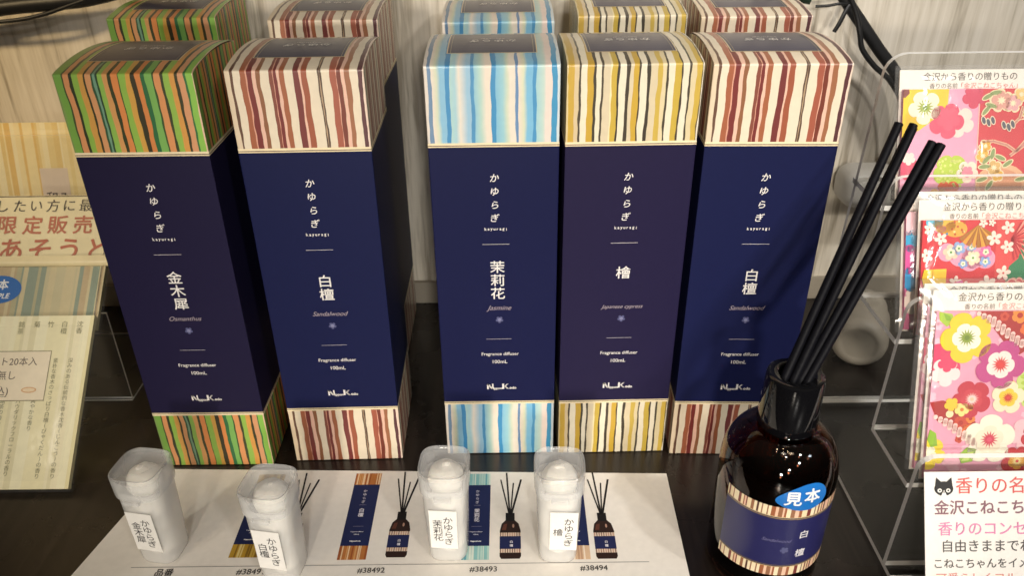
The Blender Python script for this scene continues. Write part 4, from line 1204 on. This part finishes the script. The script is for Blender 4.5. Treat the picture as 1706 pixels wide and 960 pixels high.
run('cable_tie', [(0.2315, Y - .006, 0.2460), (0.2285, Y - .008, 0.2420), (0.2262, Y - .008, 0.2350), (0.2238, Y - .007, 0.2285)], 0.0016, 0.5, t, T0)
run('cable_tie', [(0.2300, Y - .005, 0.2465), (0.2230, Y - .007, 0.2470), (0.2170, Y - .006, 0.2458), (0.2090, Y - .004, 0.2450)], 0.0010, 0.6, t, T0)
o = cord('cord_plug', [([(0.180, 0.585, 0.262), (0.192, 0.580, 0.255), (0.202, 0.578, 0.2505), (0.2085, 0.577, 0.2490)], 0.0046, 0.8)], 'dark green cord end peeping out behind the back row beside the black cable', 'cord', M_GREEN)
t = empty('cable', (-0.32, Y, 0.25)); T0 = Vector((-0.32, Y, 0.25))
tag(t, 'black cable running along the wall above the incense packs', 'cable')
run('cord', [(-0.40, Y, 0.240), (-0.361, Y, 0.2465), (-0.348, Y, 0.2490), (-0.327, Y, 0.2510), (-0.306, Y, 0.2525), (-0.285, Y, 0.2550), (-0.255, Y, 0.262), (-0.22, Y + .004, 0.275)], 0.0052, 0.8, t, T0)
run('cord', [(-0.40, Y - .003, 0.238), (-0.359, Y - .003, 0.2402), (-0.342, Y - .003, 0.2412), (-0.328, Y - .003, 0.2430), (-0.314, Y - .003, 0.2462), (-0.303, Y - .003, 0.2495), (-0.290, Y - .003, 0.2535), (-0.262, Y - .002, 0.262)], 0.0014, 1, t, T0)

# pale fitting fixed to the wall behind the rack
bm = bmesh.new()
bmesh.ops.create_cube(bm, size=1.0)
for v in bm.verts: v.co = Vector((0.311 + v.co.x * 0.116, 0.575 + v.co.y * 0.034, 0.1105 + v.co.z * 0.031))
bmesh.ops.bevel(bm, geom=list(bm.edges), offset=0.0115, segments=6, profile=0.5, affect='EDGES')
me = bpy.data.meshes.new('wall_fitting'); bm.to_mesh(me); bm.free(); me.materials.append(M_FITTING)
me.polygons.foreach_set('use_smooth', [True] * len(me.polygons))
o = link('wall_fitting', me); tag(o, 'pale grey plastic fitting with rounded corners, on the wall behind the clear rack', 'plastic fitting')

# white jar lying on its side behind the rack
jar = empty('plastic_jar', (0.262, 0.505, 0.0202), R(-24))
tag(jar, 'cloudy white plastic jar lying on its side behind the bottle and rack', 'jar')
def side_lathe(prof, n=48):
    mb = MB()
    mb.grid([[(r * math.cos(2 * math.pi * k / n), y, r * math.sin(2 * math.pi * k / n)) for k in range(n)] for r, y in prof], close=True)
    return mb
side_lathe([(0.0001, -0.0185), (0.0105, -0.0188), (0.0120, -0.0190), (0.0136, -0.0195), (0.0160, -0.0190), (0.0190, -0.0165), (0.0200, -0.0120), (0.0200, 0.020), (0.0185, 0.0235), (0.0160, 0.0245), (0.0001, 0.0245)]).build('jar_body', [M_JAR], jar, True, 1e-6)
side_lathe([(0.0001, 0.0246), (0.0172, 0.0246), (0.0178, 0.0252), (0.0178, 0.0370), (0.0170, 0.0382), (0.0001, 0.0384)]).build('cap', [M_JAR], jar, True, 1e-6)
